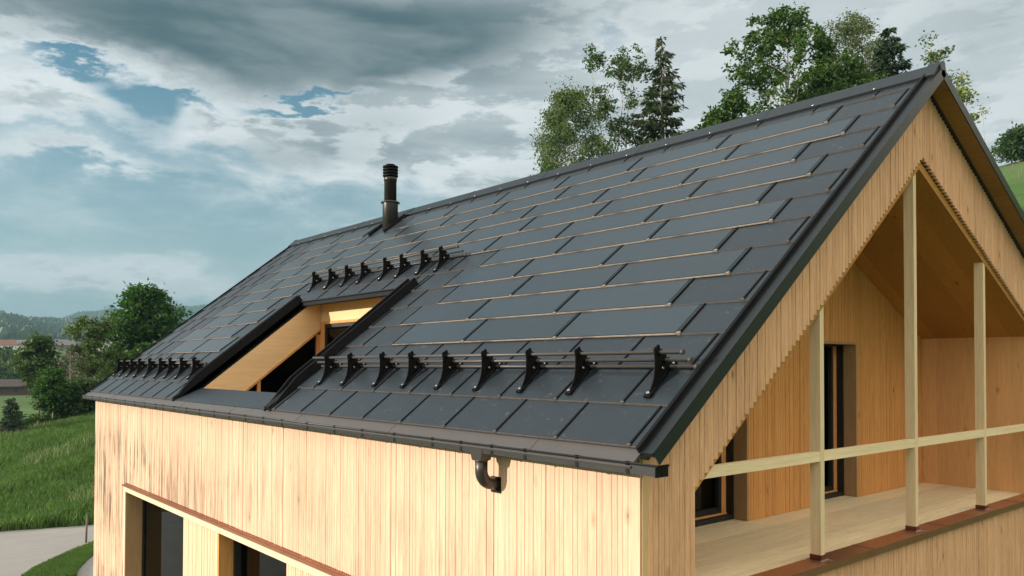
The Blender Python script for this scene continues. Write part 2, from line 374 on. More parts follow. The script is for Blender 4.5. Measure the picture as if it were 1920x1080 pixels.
def roof_right(u, d, h=0.0):      # other side: d = distance down the slope from the ridge
    a = math.atan(TR); return (-u, YR+d*math.cos(a)+h*math.sin(a), ZR-d*math.sin(a)+h*math.cos(a))
def build_roof():
    rf = MB()
    U0, U1 = -0.10, 14.93
    # underlay slab with the hole of the terrace
    rects = [(U0, CU0, -0.0, YR/CT), (CU1, U1, -0.0, YR/CT), (CU0, CU1, CV1, YR/CT)]
    for (a, b_, c, d) in rects: rf.rbox(a, b_, c, d, -0.10, -0.012)
    # metal shingles, row by row
    def segs(r, lo, hi):
        v0 = r*KV
        if v0 < 2.90: return [(max(lo, a), min(hi, b_)) for a, b_ in ((U0, 5.70), (9.46, U1)) if min(hi, b_)-max(lo, a) > 0.01]
        if r == 12: return [(max(lo, a), min(hi, b_)) for a, b_ in ((U0, 9.62), (10.20, U1)) if min(hi, b_)-max(lo, a) > 0.01]
        return [(max(lo, U0), min(hi, U1))]
    solars = []
    for r in range(14):
        v0 = r*KV; v1 = min(v0+KV, 5.62)
        odd = r % 2 == 1
        joints = []
        k = -1.0 if not odd else -0.5
        cells = []
        while k < 22.5:
            solar = False
            if 3 <= r <= 12:
                s0 = 0.5 if odd else 1.0
                e0 = 18.5 if odd else 19.0
                if s0-0.01 <= k < e0-0.01:
                    rightend = (6.5 if odd else 7.0) if r <= 7 else e0
                    if r == 7: rightend = 6.5
                    leftstart = (14.5 if odd else 15.0) if r <= 7 else s0
                    if k < rightend-0.01 or k > leftstart-0.01: solar = True
                    if r == 12 and 12.9 < k < 14.9: solar = False
            if solar: cells.append((k, k+2, True)); k += 2
            else:
                step = 1.0
                cells.append((k, k+step, False)); k += step
        if r == 13: cells = [(q+0.5, q+1.5, False) for q in range(-2, 22)]
        for (a, b_, sol) in cells:
            for (lo, hi) in segs(r, a*KP, b_*KP):
                if hi-lo < 0.012: continue
                if sol and hi-lo > 1.39:
                    solars.append((a*KP, v0)); continue
                rf.rbox(lo+0.004, hi-0.004, v0+0.004, v1+0.02, -0.004, 0.016, 0, h0b=-0.010, h1b=0.002)
                rf.rbox(lo+0.004, hi-0.004, v0-0.002, v0+0.004, 0.001, 0.014, 1)       # folded lip
                if lo < U0+0.03 or (9.4 < lo < 9.5): continue
                rf.rbox(lo+0.000, lo+0.016, v0+0.010, v1-0.001, 0.010, 0.025, 2, h0b=0.0, h1b=0.011)  # standing fold at the joint
                rf.rbox(lo-0.004, lo+0.026, v0-0.004, v0+0.012, 0.004, 0.027, 1)
    # apron above the terrace
    rf.rbox(CU0-0.16, CU1+0.10, CV1, 2.95, -0.004, 0.012, 0, h1b=0.006)
    for q in range(9, 14):
        rf.rbox((q-.5)*KP, (q-.5)*KP+.012, CV1+.02, 2.945, 0.008, 0.019, 2)
    # eave sheet
    rf.rbox(U0, U1, -0.165, 0.0, -0.030, -0.006, 3)
    for i in range(8): rf.rbox(0.9+i*1.98, 0.906+i*1.98, -0.164, -0.001, -0.0065, -0.003, 3)
    # strip under the parapet of the terrace
    # other side of the roof
    L = (YB-YR)/math.cos(math.atan(TR))
    rf.rbox(U0, U1, 0.0, L, -0.10, 0.0, 0, T=lambda u, v, h: roof_right(u, v, h))
    for r in range(1, 11):
        rf.rbox(U0, U1, L-r*KV, L-r*KV+0.01, -0.002, 0.012, 1, T=lambda u, v, h: roof_right(u, v, h))
    # ridge cap
    poly = []
    for T_, side in ((0, -1),):
        pass
    a2 = math.atan(TR)
    pr = [(YR-0.235*CT-0.034*ST, ZR-0.235*ST+0.034*CT), (YR-0.045, ZR-0.045*TT+0.060), (YR-0.018, ZR+0.045), (YR+0.018, ZR+0.048), (YR+0.05, ZR-0.05*TR+0.045),
          (YR+0.235*math.cos(a2)+0.03*math.sin(a2), ZR-0.235*math.sin(a2)+0.03*math.cos(a2)),
          (YR+0.235*math.cos(a2), ZR-0.235*math.sin(a2)), (YR, ZR+0.0), (YR-0.235*CT, ZR-0.235*ST)]
    x = -U0+0.09
    while x > -U1:
        x1 = max(x-1.96, -U1)
        rf.prism(pr, x1+0.003, x, 4); 
        rf.prism([(y, z+0.004) for y, z in pr[:6]]+[(y, z-0.001) for y, z in pr[6:]], x1-0.03, x1+0.02, 4)
        x = x1
    roof = obj('roof', rf, [M_TILE, M_LIPDARK, M_BLACK, M_EAVE, M_TRIM], house)
    # screws along the ridge cap
    sc = MB()
    for i in range(21):
        p0 = Vector(RP(0.42+i*0.7, 5.655, 0.028)); nrm = Vector((0, -ST, CT))
        sc.tube([p0, p0+nrm*0.008, p0+nrm*0.012], [0.013, 0.012, 0.005], 10)
    obj('ridge_screw', sc, [M_BOLT], roof)['kind'] = 'stuff'
    # solar tiles
    st = MB(); w = 1.4
    st.rbox(0.004, w-0.004, 0.004, KV+0.02, -0.004, 0.020, 0, h0b=-0.010, h1b=0.004)
    st.rbox(0.050, w-0.015, 0.012, KV-0.004, 0.0195, 0.0235, 1, h0b=0.004, h1b=0.0090)
    st.rbox(0.004, w-0.004, -0.004, 0.004, -0.002, 0.0105, 3)  # black strip put in as the shadow under the lip
    st.rbox(0.004, w-0.004, -0.006, 0.004, 0.0107, 0.021, 2)
    st.rbox(0.0, 0.015, 0.010, KV-0.001, 0.012, 0.029, 3, h0b=0.0, h1b=0.014)
    st.rbox(-0.004, 0.030, -0.008, 0.012, 0.006, 0.030, 2)
    me = st.mesh('solar_tile', [M_TILE, M_SOLAR, M_LIPDIRT, M_BLACK])
    for (u, v) in solars:
        o = bpy.data.objects.new('solar_tile', me); COL.objects.link(o); o.parent = roof; o.location = RP(u, v, 0)
    print('solar tiles', len(solars))
    # verges
    for nm, xo, sg in (('verge_trim', 0.085, 1), ('verge_trim', -14.86, -1)):
        vg = MB()
        def bx(a, b_, v0, v1, h0, h1, mi=0, T=RP):
            a, b_ = xo+sg*a, xo+sg*b_
            vg.rbox(-max(a, b_), -min(a, b_), v0, v1, h0, h1, mi, T=T)
        VE = YR/CT
        bx(0.0, 0.018, -0.035, VE, -0.02, 0.034, 1); bx(-0.006, 0.021, -0.035, VE, 0.034, 0.038, 1)
        bx(0.018, 0.118, -0.035, VE, -0.03, 0.000, 0)
        bx(0.118, 0.128, -0.030, VE+0.01, -0.098, 0.006, 0)
        Lr = (YB-YR)/math.cos(math.atan(TR))
        bx(0.0, 0.025, -0.0, Lr, -0.02, 0.055, 1, T=roof_right)
        bx(0.025, 0.118, 0.0, Lr, -0.03, 0.0, 0, T=roof_right)
        bx(0.118, 0.128, -0.01, Lr, -0.10, 0.004, 0, T=roof_right)
        xx = sorted((xo, xo+sg*0.131))
        vg.prism([(YR-0.05, ZR-0.04), (YR-0.03, ZR+0.04), (YR, ZR+0.066), (YR+0.03, ZR+0.045), (YR+0.05, ZR-0.03)], xx[0]-0.02, xx[1]+0.002, 0)
        obj(nm, vg, [M_TRIM, M_BLACK], house)
    sf = MB()
    sf.rbox(-0.202, -0.04, 0.10, YR/CT-0.04, -0.106, -0.101)
    sf.rbox(-0.202, -0.04, 0.04, (YB-YR)/math.cos(a2)-0.02, -0.106, -0.101, T=roof_right)
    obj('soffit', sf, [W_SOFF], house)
    return roof
roof = build_roof()

# ---- walls of battens
def batten_wall(mb, axis, a0, a1, pitch, zlo, zhi, face, depth, inward, gap=0.011):
    """vertical battens along axis; zlo/zhi(a) -> list of (z0, z1)"""
    rnd = random.Random(7); a = a0
    while a < a1-1e-6:
        b_ = min(a+pitch, a1); mid = (a+b_)/2; g = gap*rnd.uniform(0.7, 1.2); pr = rnd.choice((0, 0, 0, 0.002, 0.004, -0.002))
        for (z0, z1) in zlo(mid):
            # trapezoid profile
            f0 = face+inward*(-pr); bk = face+inward*depth
            pts = [(a, bk), (a+g*0.25, face+inward*depth*0.55), (a+g, f0), (b_-g*0.35, f0), (b_-g*0.1, face+inward*depth*0.6), (b_, bk)]
            lo = [((p, q, z0) if axis == 'x' else (q, p, z0)) for p, q in pts]; hi = [((p, q, z1) if axis == 'x' else (q, p, z1)) for p, q in pts]
            n_ = len(pts)
            fs = [(i, i+1, n_+i+1, n_+i) for i in range(n_-1)]+[tuple(range(n_)), tuple(range(n_, 2*n_))]
            mb.add(lo+hi, fs)
        a = b_
ZB = -6.2
WX0, WX1, WZ0, WZ1 = -12.45, -3.1, -4.35, -1.68       # window band in the long wall
def fz(x):
    if WX0 < x < WX1: return [(WZ1, -0.02), (ZB, WZ0)]
    return [(ZB, -0.02)]
fwl = MB(); batten_wall(fwl, 'x', XL, -0.075, 0.048, fz, None, 0.100, 0.005, 1, 0.003)
for (a, b_, c, d) in ((XL, WX0, ZB, -0.02), (WX1, -0.06, ZB, -0.02), (WX0, WX1, WZ1, -0.02), (WX0, WX1, ZB, WZ0)):
    fwl.box(a, b_, 0.1052, 0.36, c, d)
o_ = obj('front_wall', fwl, [W_FRONT], house)
# corner board
cb = MB(); cb.box(-0.074, -0.006, 0.096, 0.112, ZB, -0.05); obj('corner_board', cb, [W_FRONT], house)
cb = MB(); cb.box(-0.02, 0.004, 0.1125, 0.168, ZB, 0.02); obj('corner_board', cb, [W_CORNER], house)

OY0 = 0.672; OYR = 8.20; SILL = -1.15
def open_top(y):     # underside of the gable boards over the balcony
    if y < 4.61: return 2.735-(4.61-y)*0.7855
    return 2.735-(y-4.61)*0.478
def under_roof(y):
    return y*TT-0.135 if y < YR else ZR-(y-YR)*TR-0.125
def gz(y):
    t = under_roof(y)
    if y < OY0 or y > OYR-0.02: return [(ZB, t)]
    return [(open_top(y), t), (ZB, SILL-0.045)]
gw = MB(); batten_wall(gw, 'y', 0.1685, 8.45, 0.0575, gz, None, 0.0, 0.010, -1, 0.0055)
# backing board stepping with the battens, 15 mm short
a = 0.1685
while a < 8.449:
    b_ = min(a+0.0575, 8.45); mid = (a+b_)/2
    for (z0, z1) in gz(mid): gw.box(-0.036, -0.0102, a, b_, z0+0.001, z1-0.001)
    a = b_
obj('gable_wall', gw, [W_GABLE], house)
ow = MB()        # remaining walls
for y0, y1, z1 in ((0.36, OY0-0.02, None),):
    pass
ow.prism([(0.12, ZB), (0.12, -0.05), (YR, ZR-0.16), (8.45, ZR-(8.45-YR)*TR-0.14), (8.45, ZB)], XL, XL+0.2)
ow.box(XL, -0.0363, 8.25, 8.45, ZB, 1.5)
ow.box(-0.25, -0.0363, 0.3605, OY0-0.004, ZB, 0.18)
ow.box(-0.25, -0.0363, OY0-0.003, 8.249, ZB, SILL-0.06)
obj('outer_wall', ow, [W_GABLE], house)

# ---- balcony (loggia)
XRW = -1.48
D1 = (2.40, 3.66); D2 = (5.02, 6.185); DZ = 0.866
def ceil_z(y): return 2.62-(4.6-y)*0.775 if y < 4.6 else 2.62-(y-4.6)*0.461
bal = MB(); bal.box(XRW-0.42, -0.165, 0.30, 8.25, SILL-0.30, SILL-0.022, 1)
x = -0.168
while x > XRW-0.4:
    bal.box(x-0.138, x, 0.30, 8.249, SILL-0.0215, SILL-0.010); x -= 0.1455
obj('balcony_floor', bal, [W_FLOOR, W_REVEAL], house)
rw = MB()
def rz(y):
    t = ceil_z(y)
    if D1[0] < y < D1[1] or D2[0] < y < D2[1]: return [(DZ, t)]
    return [(SILL-0.008, t)]
# keep battens aligned with the door edges
for a0, a1 in ((0.45, D1[0]), (D1[0], D1[1]), (D1[1], D2[0]), (D2[0], D2[1]), (D2[1], 8.198)):
    nb_ = max(1, round((a1-a0)/0.047)); batten_wall(rw, 'y', a0, a1-1e-5, (a1-a0)/nb_, rz, None, XRW, 0.008, -1, 0.005)
    a = a0
    for i in range(nb_):
        b_ = a+(a1-a0)/nb_
        for (z0, z1) in rz((a+b_)/2): rw.box(XRW-0.24, XRW-0.0082, a, b_, z0, z1)
        a = b_
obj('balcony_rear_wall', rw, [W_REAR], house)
sw = MB(); sw.box(XRW-0.3, -0.037, 8.20, 8.249, SILL-0.2, 1.1); obj('balcony_side_wall', sw, [W_SIDE], house)
cw = MB(); cw.box(XRW-0.3, -0.2501, 0.361, 0.44, SILL-0.2, 0.2)
obj('balcony_side_wall', cw, [W_SIDE], house)
cl = MB()
cl.hexa([(XRW-0.3, 0.36, ceil_z(0.36)), (-0.037, 0.36, ceil_z(0.36)), (-0.037, 4.6, ceil_z(4.6)), (XRW-0.3, 4.6, ceil_z(4.6)),
         (XRW-0.3, 0.36, ceil_z(.36)+.1), (-0.037, 0.36, ceil_z(.36)+.1), (-0.037, 4.6, ceil_z(4.6)+.1), (XRW-0.3, 4.6, ceil_z(4.6)+.1)])
cl.hexa([(XRW-0.3, 4.601, ceil_z(4.6)), (-0.037, 4.601, ceil_z(4.6)), (-0.037, 8.25, ceil_z(8.25)), (XRW-0.3, 8.25, ceil_z(8.25)),
         (XRW-0.3, 4.601, ceil_z(4.6)+.1), (-0.037, 4.601, ceil_z(4.6)+.1), (-0.037, 8.25, ceil_z(8.25)+.1), (XRW-0.3, 8.25, ceil_z(8.25)+.1)])
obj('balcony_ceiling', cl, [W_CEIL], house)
# balcony doors
for (y0, y1) in (D1, D2):
    z0 = SILL-0.009
    dr = MB(); xf = XRW-0.20
    dr.box(XRW-0.17, XRW-0.001, y1-0.030, y1-0.0005, z0, DZ-0.002)     # right reveal lining
    dr.box(XRW-0.17, XRW-0.001, y0+0.0005, y0+0.030, z0, DZ-0.002)
    dr.box(XRW-0.17, XRW-0.001, y0+0.0301, y1-0.0301, DZ-0.03, DZ-0.001)
    door = obj('balcony_door', dr, [W_REVEAL], house)
    boxes('blind_rail', [(XRW-0.255, XRW-0.171, y1-0.055, y1-0.001, z0, DZ), (XRW-0.255, XRW-0.171, y0+0.001, y0+0.055, z0, DZ), (XRW-0.255, XRW-0.171, y0+0.0551, y1-0.0551, DZ-0.05, DZ)], [M_DARKFR], door)
    boxes('threshold', [(XRW-0.33, XRW-0.171, y0+0.0551, y1-0.0551, z0, z0+0.05)], [M_DARKFR], door)
    boxes('sash', [(XRW-0.33, XRW-0.262, y1-0.19, y1-0.135, z0+0.0501, DZ-0.06), (XRW-0.33, XRW-0.262, y0+0.135, y0+0.19, z0+0.0501, DZ-0.06), (XRW-0.33, XRW-0.262, y0+0.19, y1-0.19, z0+0.0702, z0+0.13)], [M_DARKFR], door)
    boxes('door_frame', [(XRW-0.33, XRW-0.2551, y1-0.135, y1-0.03, z0+0.0501, DZ), (XRW-0.33, XRW-0.2551, y0+0.03, y0+0.135, z0+0.0501, DZ), (XRW-0.32, XRW-0.245, y0+0.056, y1-0.056, z0+0.0502, z0+0.070)], [W_REAR], door)
    gl = MB(); gl.box(XRW-0.315, XRW-0.305, y0+0.19, y1-0.19, z0+0.13, DZ-0.06); obj('pane', gl, [M_GLASSDK], door)
# blind folded low inside the left door
bl = MB()
for i in range(26): bl.box(XRW-0.42, XRW-0.37, 2.62, 3.02, -1.10+i*0.022, -1.094+i*0.022)
bl.box(XRW-0.41, XRW-0.38, 2.60, 2.615, -1.12, -0.5)
obj('radiator_grille', bl, [mat_flat('grey_grille', (0.25, 0.25, 0.24), 0.5)], house)
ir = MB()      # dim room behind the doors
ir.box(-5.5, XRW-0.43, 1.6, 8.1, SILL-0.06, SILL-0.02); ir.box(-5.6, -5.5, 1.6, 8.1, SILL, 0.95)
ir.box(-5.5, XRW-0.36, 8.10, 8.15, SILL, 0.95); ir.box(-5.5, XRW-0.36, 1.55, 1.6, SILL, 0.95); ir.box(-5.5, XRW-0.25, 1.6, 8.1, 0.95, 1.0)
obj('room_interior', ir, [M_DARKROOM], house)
# posts, rail, copper sill
for i, (py, ph) in enumerate(((2.543, 1.25), (4.468, 2.95), (6.388, 2.05))):
    p = MB(); p.box(-0.142, -0.042, py, py+0.066, SILL+0.045, ph); ob = obj('balcony_post', p, [W_POST], house)
    sh = MB(); sh.box(-0.146, -0.038, py-0.004, py+0.070, SILL+0.0005, SILL+0.046); s_ = obj('post_shoe', sh, [M_COPDK], ob)
    sd = MB(); sd.box(-0.16, 0.04, py+0.074, py+0.086, SILL+0.0005, SILL+0.005); sd.box(-0.035, -0.022, py-0.03, py+0.10, SILL+0.0008, SILL+0.006)
    obj('solder_seam', sd, [M_SOLDER], ob)
rl = MB()
ys = [0.60, 2.543, 2.609, 4.468, 4.534, 6.388, 6.454, 8.199]
for i in range(0, 8, 2): rl.box(-0.100, -0.0445, ys[i], ys[i+1], -0.288, -0.203)
obj('balcony_rail', rl, [W_RAIL], house)
sl_ = MB(); sl_.box(-0.1645, 0.052, 0.3, 8.198, SILL-0.006, SILL); sl_.box(0.046, 0.056, 0.3, 8.198, SILL-0.062, SILL+0.004)
for yy in (1.55, 3.35, 5.0, 7.3): sl_.box(-0.1645, 0.057, yy, yy+0.012, SILL, SILL+0.0045)
# keep the sill out of the pier
for k_, vv in enumerate(sl_.v):
    if vv[1] < OY0: sl_.v[k_] = (vv[0], OY0+0.0, vv[2])
obj('copper_sill', sl_, [M_COPPER], house)

# ---- window band in the long wall
fr = MB(); ff = 0.062
fr.box(WX0, WX1, ff, 0.36, WZ1-0.115, WZ1); fr.box(WX0, WX0+0.105, ff, 0.36, WZ0, WZ1-0.1151); fr.box(WX1-0.105, WX1, ff, 0.36, WZ0, WZ1-0.1151); fr.box(WX0+.1051, WX1-.1051, ff, .36, WZ0, WZ0+.06)
win = obj('window', fr, [W_FRAME], house)
rv = MB(); rv.box(WX0+0.1052, WX0+0.115, ff+0.012, 0.375, WZ0+0.061, WZ1-0.1152); obj('window_reveal', rv, [W_REVEAL], win)
for (a, b_) in ((-9.19, -7.72), (-5.47, -3.21)):
    pn = MB(); batten_wall(pn, 'x', a, b_, 0.049, lambda x: [(WZ0+0.0605, WZ1-0.1153)], None, 0.098, 0.010, 1, 0.006)
    pn.box(a, b_, 0.1082, 0.36, WZ0+0.0605, WZ1-0.1153); obj('window_panel', pn, [W_PANEL], win)
jm = MB(); jm.box(-7.7195, -7.66, 0.092, 0.40, WZ0+.061, WZ1-.1154); obj('window_jamb', jm, [W_REAR], win)
boxes('window_casement', [(a, b_, c, 0.43, WZ0+.061, WZ1-.1154) for a, b_, c in ((-7.6595, -7.60, .30), (-9.26, -9.1901, .34), (-12.3349, -12.28, .36), (-5.53, -5.4705, .30))], [M_DARKFR], win)
pg = MB(); pg.box(WX0+.12, -9.2, 0.388, 0.396, WZ0+.061, WZ1-.1156); obj('pane', pg, [M_GLASS], win)
pg = MB(); pg.box(-7.62, -5.5, 0.388, 0.396, WZ0+.061, WZ1-.1156); obj('pane', pg, [M_GLASS], win)
cf = MB(); cf.box(WX0-0.03, WX1+0.03, 0.040, 0.0995, WZ1+0.0005, WZ1+0.008); cf.box(WX0-0.03, WX1+0.03, 0.034, 0.041, WZ1-0.018, WZ1+0.014)
cf.box(WX0+0.02, WX1, 0.066, 0.0992, WZ1+0.0085, WZ1+0.030)
for i in range(int((WX1-WX0)/0.048)): cf.box(WX0+0.03+i*0.048, WX0+0.052+i*0.048, 0.090, 0.0990, WZ1+0.0302, WZ1+0.042)
obj('copper_flashing', cf, [M_COPPER], win)
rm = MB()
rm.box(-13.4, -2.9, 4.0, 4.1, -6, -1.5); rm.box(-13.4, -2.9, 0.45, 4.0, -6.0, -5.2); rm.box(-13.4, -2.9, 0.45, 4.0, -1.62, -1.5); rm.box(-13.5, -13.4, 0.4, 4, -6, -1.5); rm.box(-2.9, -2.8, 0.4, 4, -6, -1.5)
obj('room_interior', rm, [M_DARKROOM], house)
# dining table with glassware just inside the right-hand pane
tb = empty('dining_table', (-6.9, 1.3, -5.2), 'dark dining table just inside the lower right window pane', 'table')
q = MB(); q.box(-7.9, -5.9, 0.85, 1.75, -2.66, -2.62); obj('tabletop', q, [mat_flat('table_wood', (0.10, 0.085, 0.07), 0.3)], tb)
for lx in (-7.8, -6.0):
    for ly in (0.9, 1.68): q = MB(); q.box(lx-0.03, lx+0.03, ly-0.03, ly+0.03, -5.19, -2.661); obj('leg', q, [M_DARKFR], tb)
m_g, n_, b_g = newmat('glassware'); b_g.inputs['Base Color'].default_value = (0.7, 0.75, 0.75, 1); b_g.inputs['Roughness'].default_value = 0.1; b_g.inputs['Metallic'].default_value = 0.6
for i, (gx, gy, lab) in enumerate(((-6.62, 0.98, 'drinking glass at the left of the pair on the dining table'), (-6.28, 1.0, 'drinking glass at the right of the pair on the dining table'))):
    q = MB(); q.lathe(0, 0, [(0.03, 0), (0.03, 0.004), (0.005, 0.01), (0.005, 0.07), (0.035, 0.11), (0.038, 0.16), (0.03, 0.2)], 14)
    o_ = obj('drinking_glass', q, [m_g]); o_.location = (gx, gy, -2.6195); tag(o_, lab, 'glass', 'glasses on the dining table')

# ---- gutter
gt = MB(); GX0, GX1 = -15.05, 0.30
def gprof(): return [(-0.118, -0.083), (-0.112, -0.078), (-0.102, -0.084), (-0.106, -0.094), (-0.110, -0.098), (-0.108, -0.148), (0.0, -0.152), (0.0, -0.075), (-0.004, -0.075), (-0.004, -0.148), (-0.104, -0.144), (-0.104, -0.100)]
pr = gprof()
gt.box(GX0, GX1, -0.112, -0.108, -0.152, -0.085); gt.box(GX0, GX1, -0.1079, -0.004, -0.152, -0.148); gt.box(GX0, GX1, -0.0039, 0.0, -0.152, -0.10)
gt.tube([(GX0, -0.112, -0.084), (GX1, -0.112, -0.084)], 0.0085, 10)
gutter = obj('gutter', gt, [M_GUT], house)
ec = MB(); ec.box(GX1, GX1+0.006, -0.122, 0.004, -0.157, -0.080); ec.box(GX1+0.006, GX1+0.016, -0.122, 0.004, -0.092, -0.080); obj('gutter_end', ec, [M_BLACK], gutter)
ec = MB(); ec.box(GX0-0.006, GX0, -0.122, 0.004, -0.157, -0.080); obj('gutter_end', ec, [M_BLACK], gutter)
br = MB(); br.box(-0.014, 0.014, -0.1165, -0.1122, -0.156, -0.078); br.box(-0.014, 0.014, -0.1122, 0.0, -0.1565, -0.1525); br.tube([(-0.015, -0.112, -0.084), (0.015, -0.112, -0.084)], 0.0125, 10); br.box(-0.014, 0.014, -0.10, 0.0, -0.082, -0.078)
b0 = obj('gutter_bracket', br, [M_BLACK], gutter)
gx = [0.07, -0.39, -0.93, -1.32, -1.72, -2.13, -2.74, -3.32, -3.89, -4.51, -5.15, -5.68, -6.23, -6.77, -7.32, -7.89, -8.45, -9.02, -9.56, -9.94, -10.55, -11.15, -11.74, -12.41, -13.02, -13.57, -14.16, -14.7]
b0.location.x += gx[0]
for g_ in gx[1:]: copy_at(b0, (g_-gx[0], 0, 0), gutter)
# downpipe outlet and elbow disappearing into the wall
dp = MB(); X = -1.52
dp.add([(X-0.09, -0.118, -0.100), (X+0.09, -0.118, -0.100), (X+0.09, 0.0, -0.100), (X-0.09, 0.0, -0.100), (X-0.055, -0.112, -0.215), (X+0.055, -0.112, -0.215), (X+0.055, -0.008, -0.215), (X-0.055, -0.008, -0.215)],
       [(0, 1, 5, 4), (1, 2, 6, 5), (2, 3, 7, 6), (3, 0, 4, 7), (4, 5, 6, 7)])
pts = [(X, -0.058, -0.20), (X, -0.058, -0.30)]
for k in range(1, 9):
    a = k/8*math.radians(75); pts.append((X, -0.058+0.11*(1-math.cos(a)), -0.30-0.11*math.sin(a)))
pts.append((X, 0.13, -0.425))
dp.tube(pts, 0.051, 20); dp.tube([(X, -0.058, -0.225), (X, -0.058, -0.212)], 0.056, 20)
downpipe = obj('downpipe', dp, [M_PIPE], house)
pl = MB(); pl.box(X-0.058, X+0.058, 0.088, 0.0985, -0.49, -0.36); obj('wall_plate', pl, [M_BLACK], downpipe)

# ---- snow guards
gp = [(0.515, 0.028), (0.535, 0.026), (0.60, 0.058), (0.645, 0.092), (0.69, 0.140), (0.73, 0.190), (0.752, 0.232), (0.775, 0.240), (0.788, 0.228), (0.806, 0.236), (0.822, 0.222), (0.812, 0.196), (0.832, 0.168), (0.820, 0.150), (0.845, 0.128), (0.830, 0.105), (0.858, 0.085), (0.842, 0.060), (0.862, 0.040), (0.84, 0.026), (0.515, 0.020)]
gp = gp[:-1]+[(0.515, 0.022)]
def make_guard(parent, u_list, vbase, rods):
    g = bpy.data.objects.new('snow_guard', None); COL.objects.link(g); g.parent = parent; g.location = -parent.location; g.empty_display_size = 0.2
    for (u0, u1, v, h) in rods:
        q_ = MB(); q_.tube([RP(u0, v+vbase, h), RP(u1, v+vbase, h)], 0.0145, 12)
        for uu in (u0, u1): q_.tube([RP(uu-0.014, v+vbase, h), RP(uu+0.014, v+vbase, h)], 0.018, 12)
        obj('rod', q_, [M_ROD], g)
    b = MB(); n_ = len(gp)
    for du in (-0.004, 0.004): b.v.extend([RP(du, v+vbase, h+0.012) for v, h in gp])
    b.f += [list(range(n_))[::-1], list(range(n_, 2*n_))]+[[i, (i+1) % n_, n_+(i+1) % n_, n_+i] for i in range(n_)]
    b.m += [0]*(n_+2); b.sm += [False]*(n_+2)
    b.rbox(-0.022, 0.022, 0.50+vbase, 0.87+vbase, 0.022, 0.032)
    b.rbox(-0.028, 0.028, 0.48+vbase, 0.53+vbase, 0.018, 0.036)
    b.rbox(-0.026, 0.026, 0.845+vbase, 0.885+vbase, 0.020, 0.036)
    for (v, h) in ((0.79, 0.19), (0.805, 0.11), (0.815, 0.04)): b.tube([RP(-0.012, v+vbase, h+0.0), RP(0.012, v+vbase, h+0.0)], 0.024, 12)
    nn = Vector((0, -ST, CT)); p = Vector(RP(0, 0.51+vbase, 0.034)); b.tube([p, p+nn*0.016], 0.013, 8, 1)
    p = Vector(RP(-0.010, 0.735+vbase, 0.09)); b.tube([p, p+Vector((0.014, 0, 0))], 0.012, 6, 1)
    p = Vector(RP(-0.012, 0.855+vbase, 0.034)); b.tube([p, p+nn*0.012], 0.010, 8, 1)
    k0 = obj('bracket', b, [M_BRKT, M_BOLT], g)
    k0.location = (-u_list[0], 0, 0)
    for u in u_list[1:]: copy_at(k0, (-(u-u_list[0]), 0, 0), g)
    return g
RH = ((0.79, 0.19), (0.805, 0.11), (0.815, 0.04))
def rods(a, b_): return [(a+d, b_+d*0.4, v, h) for d, (v, h) in zip((0.0, -0.02, -0.035), RH)]
make_guard(house, [k*KP for k in (0.24, 1.38, 2.22, 3.09, 3.96, 4.82, 5.63, 6.64, 7.45)], 0.0, rods(-0.035, 5.60))
make_guard(house, [k*KP for k in (14.16, 15.07, 15.95, 16.76, 17.70, 18.66, 19.41, 20.19, 20.84)], 0.0, rods(9.62, 14.68))
make_guard(house, [k*KP for k in (8.05, 8.71, 9.52, 10.20, 11.19, 11.95, 12.78, 13.66)], 2.50, rods(5.27, 9.68))

# ---- flue
cxf, cyf = -9.775, 4.152; zf = cyf*TT
fl = MB(); fl.lathe(cxf, cyf, [(0.150, zf-0.30), (0.150, 3.755), (0.150, 3.765)]); flue = obj('flue_pipe', fl, [M_FLUE], house)
f2 = MB(); f2.lathe(cxf, cyf, [(0.120, 3.76), (0.120, 4.16), (0.128, 4.165), (0.128, 4.225), (0.118, 4.235), (0.09, 4.236), (0.09, 4.26)]); obj('upper_pipe', f2, [M_FLUE], flue)
f3 = MB(); f3.lathe(cxf, cyf, [(0.151, 3.725), (0.185, 3.732), (0.188, 3.742), (0.165, 3.760), (0.121, 3.772)]); obj('collar', f3, [M_PIPE], flue)
f4 = MB(); f4.lathe(cxf, cyf, [(0.085, 4.22), (0.085, 4.44)])
for i in range(4):
    z = 4.255+i*0.058; f4.lathe(cxf, cyf, [(0.10, z-0.012), (0.145, z-0.005), (0.152, z+0.012), (0.148, z+0.026), (0.10, z+0.036)])
f4.lathe(cxf, cyf, [(0.10, 4.475), (0.085, 4.492), (0.04, 4.498)]); obj('cap', f4, [M_BLACK], flue)
f5 = MB(); f5.rbox(9.625, 10.195, 12*KV+0.0, 5.60, -0.01, 0.012, 1); f5.rbox(9.60, 9.655, 12*KV-0.02, 5.62, 0.0, 0.065, 0); f5.rbox(10.165, 10.22, 12*KV-0.02, 5.62, 0.0, 0.065, 0)
f5.lathe(cxf, cyf, [(0.20, zf-0.3), (0.156, zf-0.1+0.0)], mi=1)
obj('flashing', f5, [M_BLACK, M_TILE], flue)

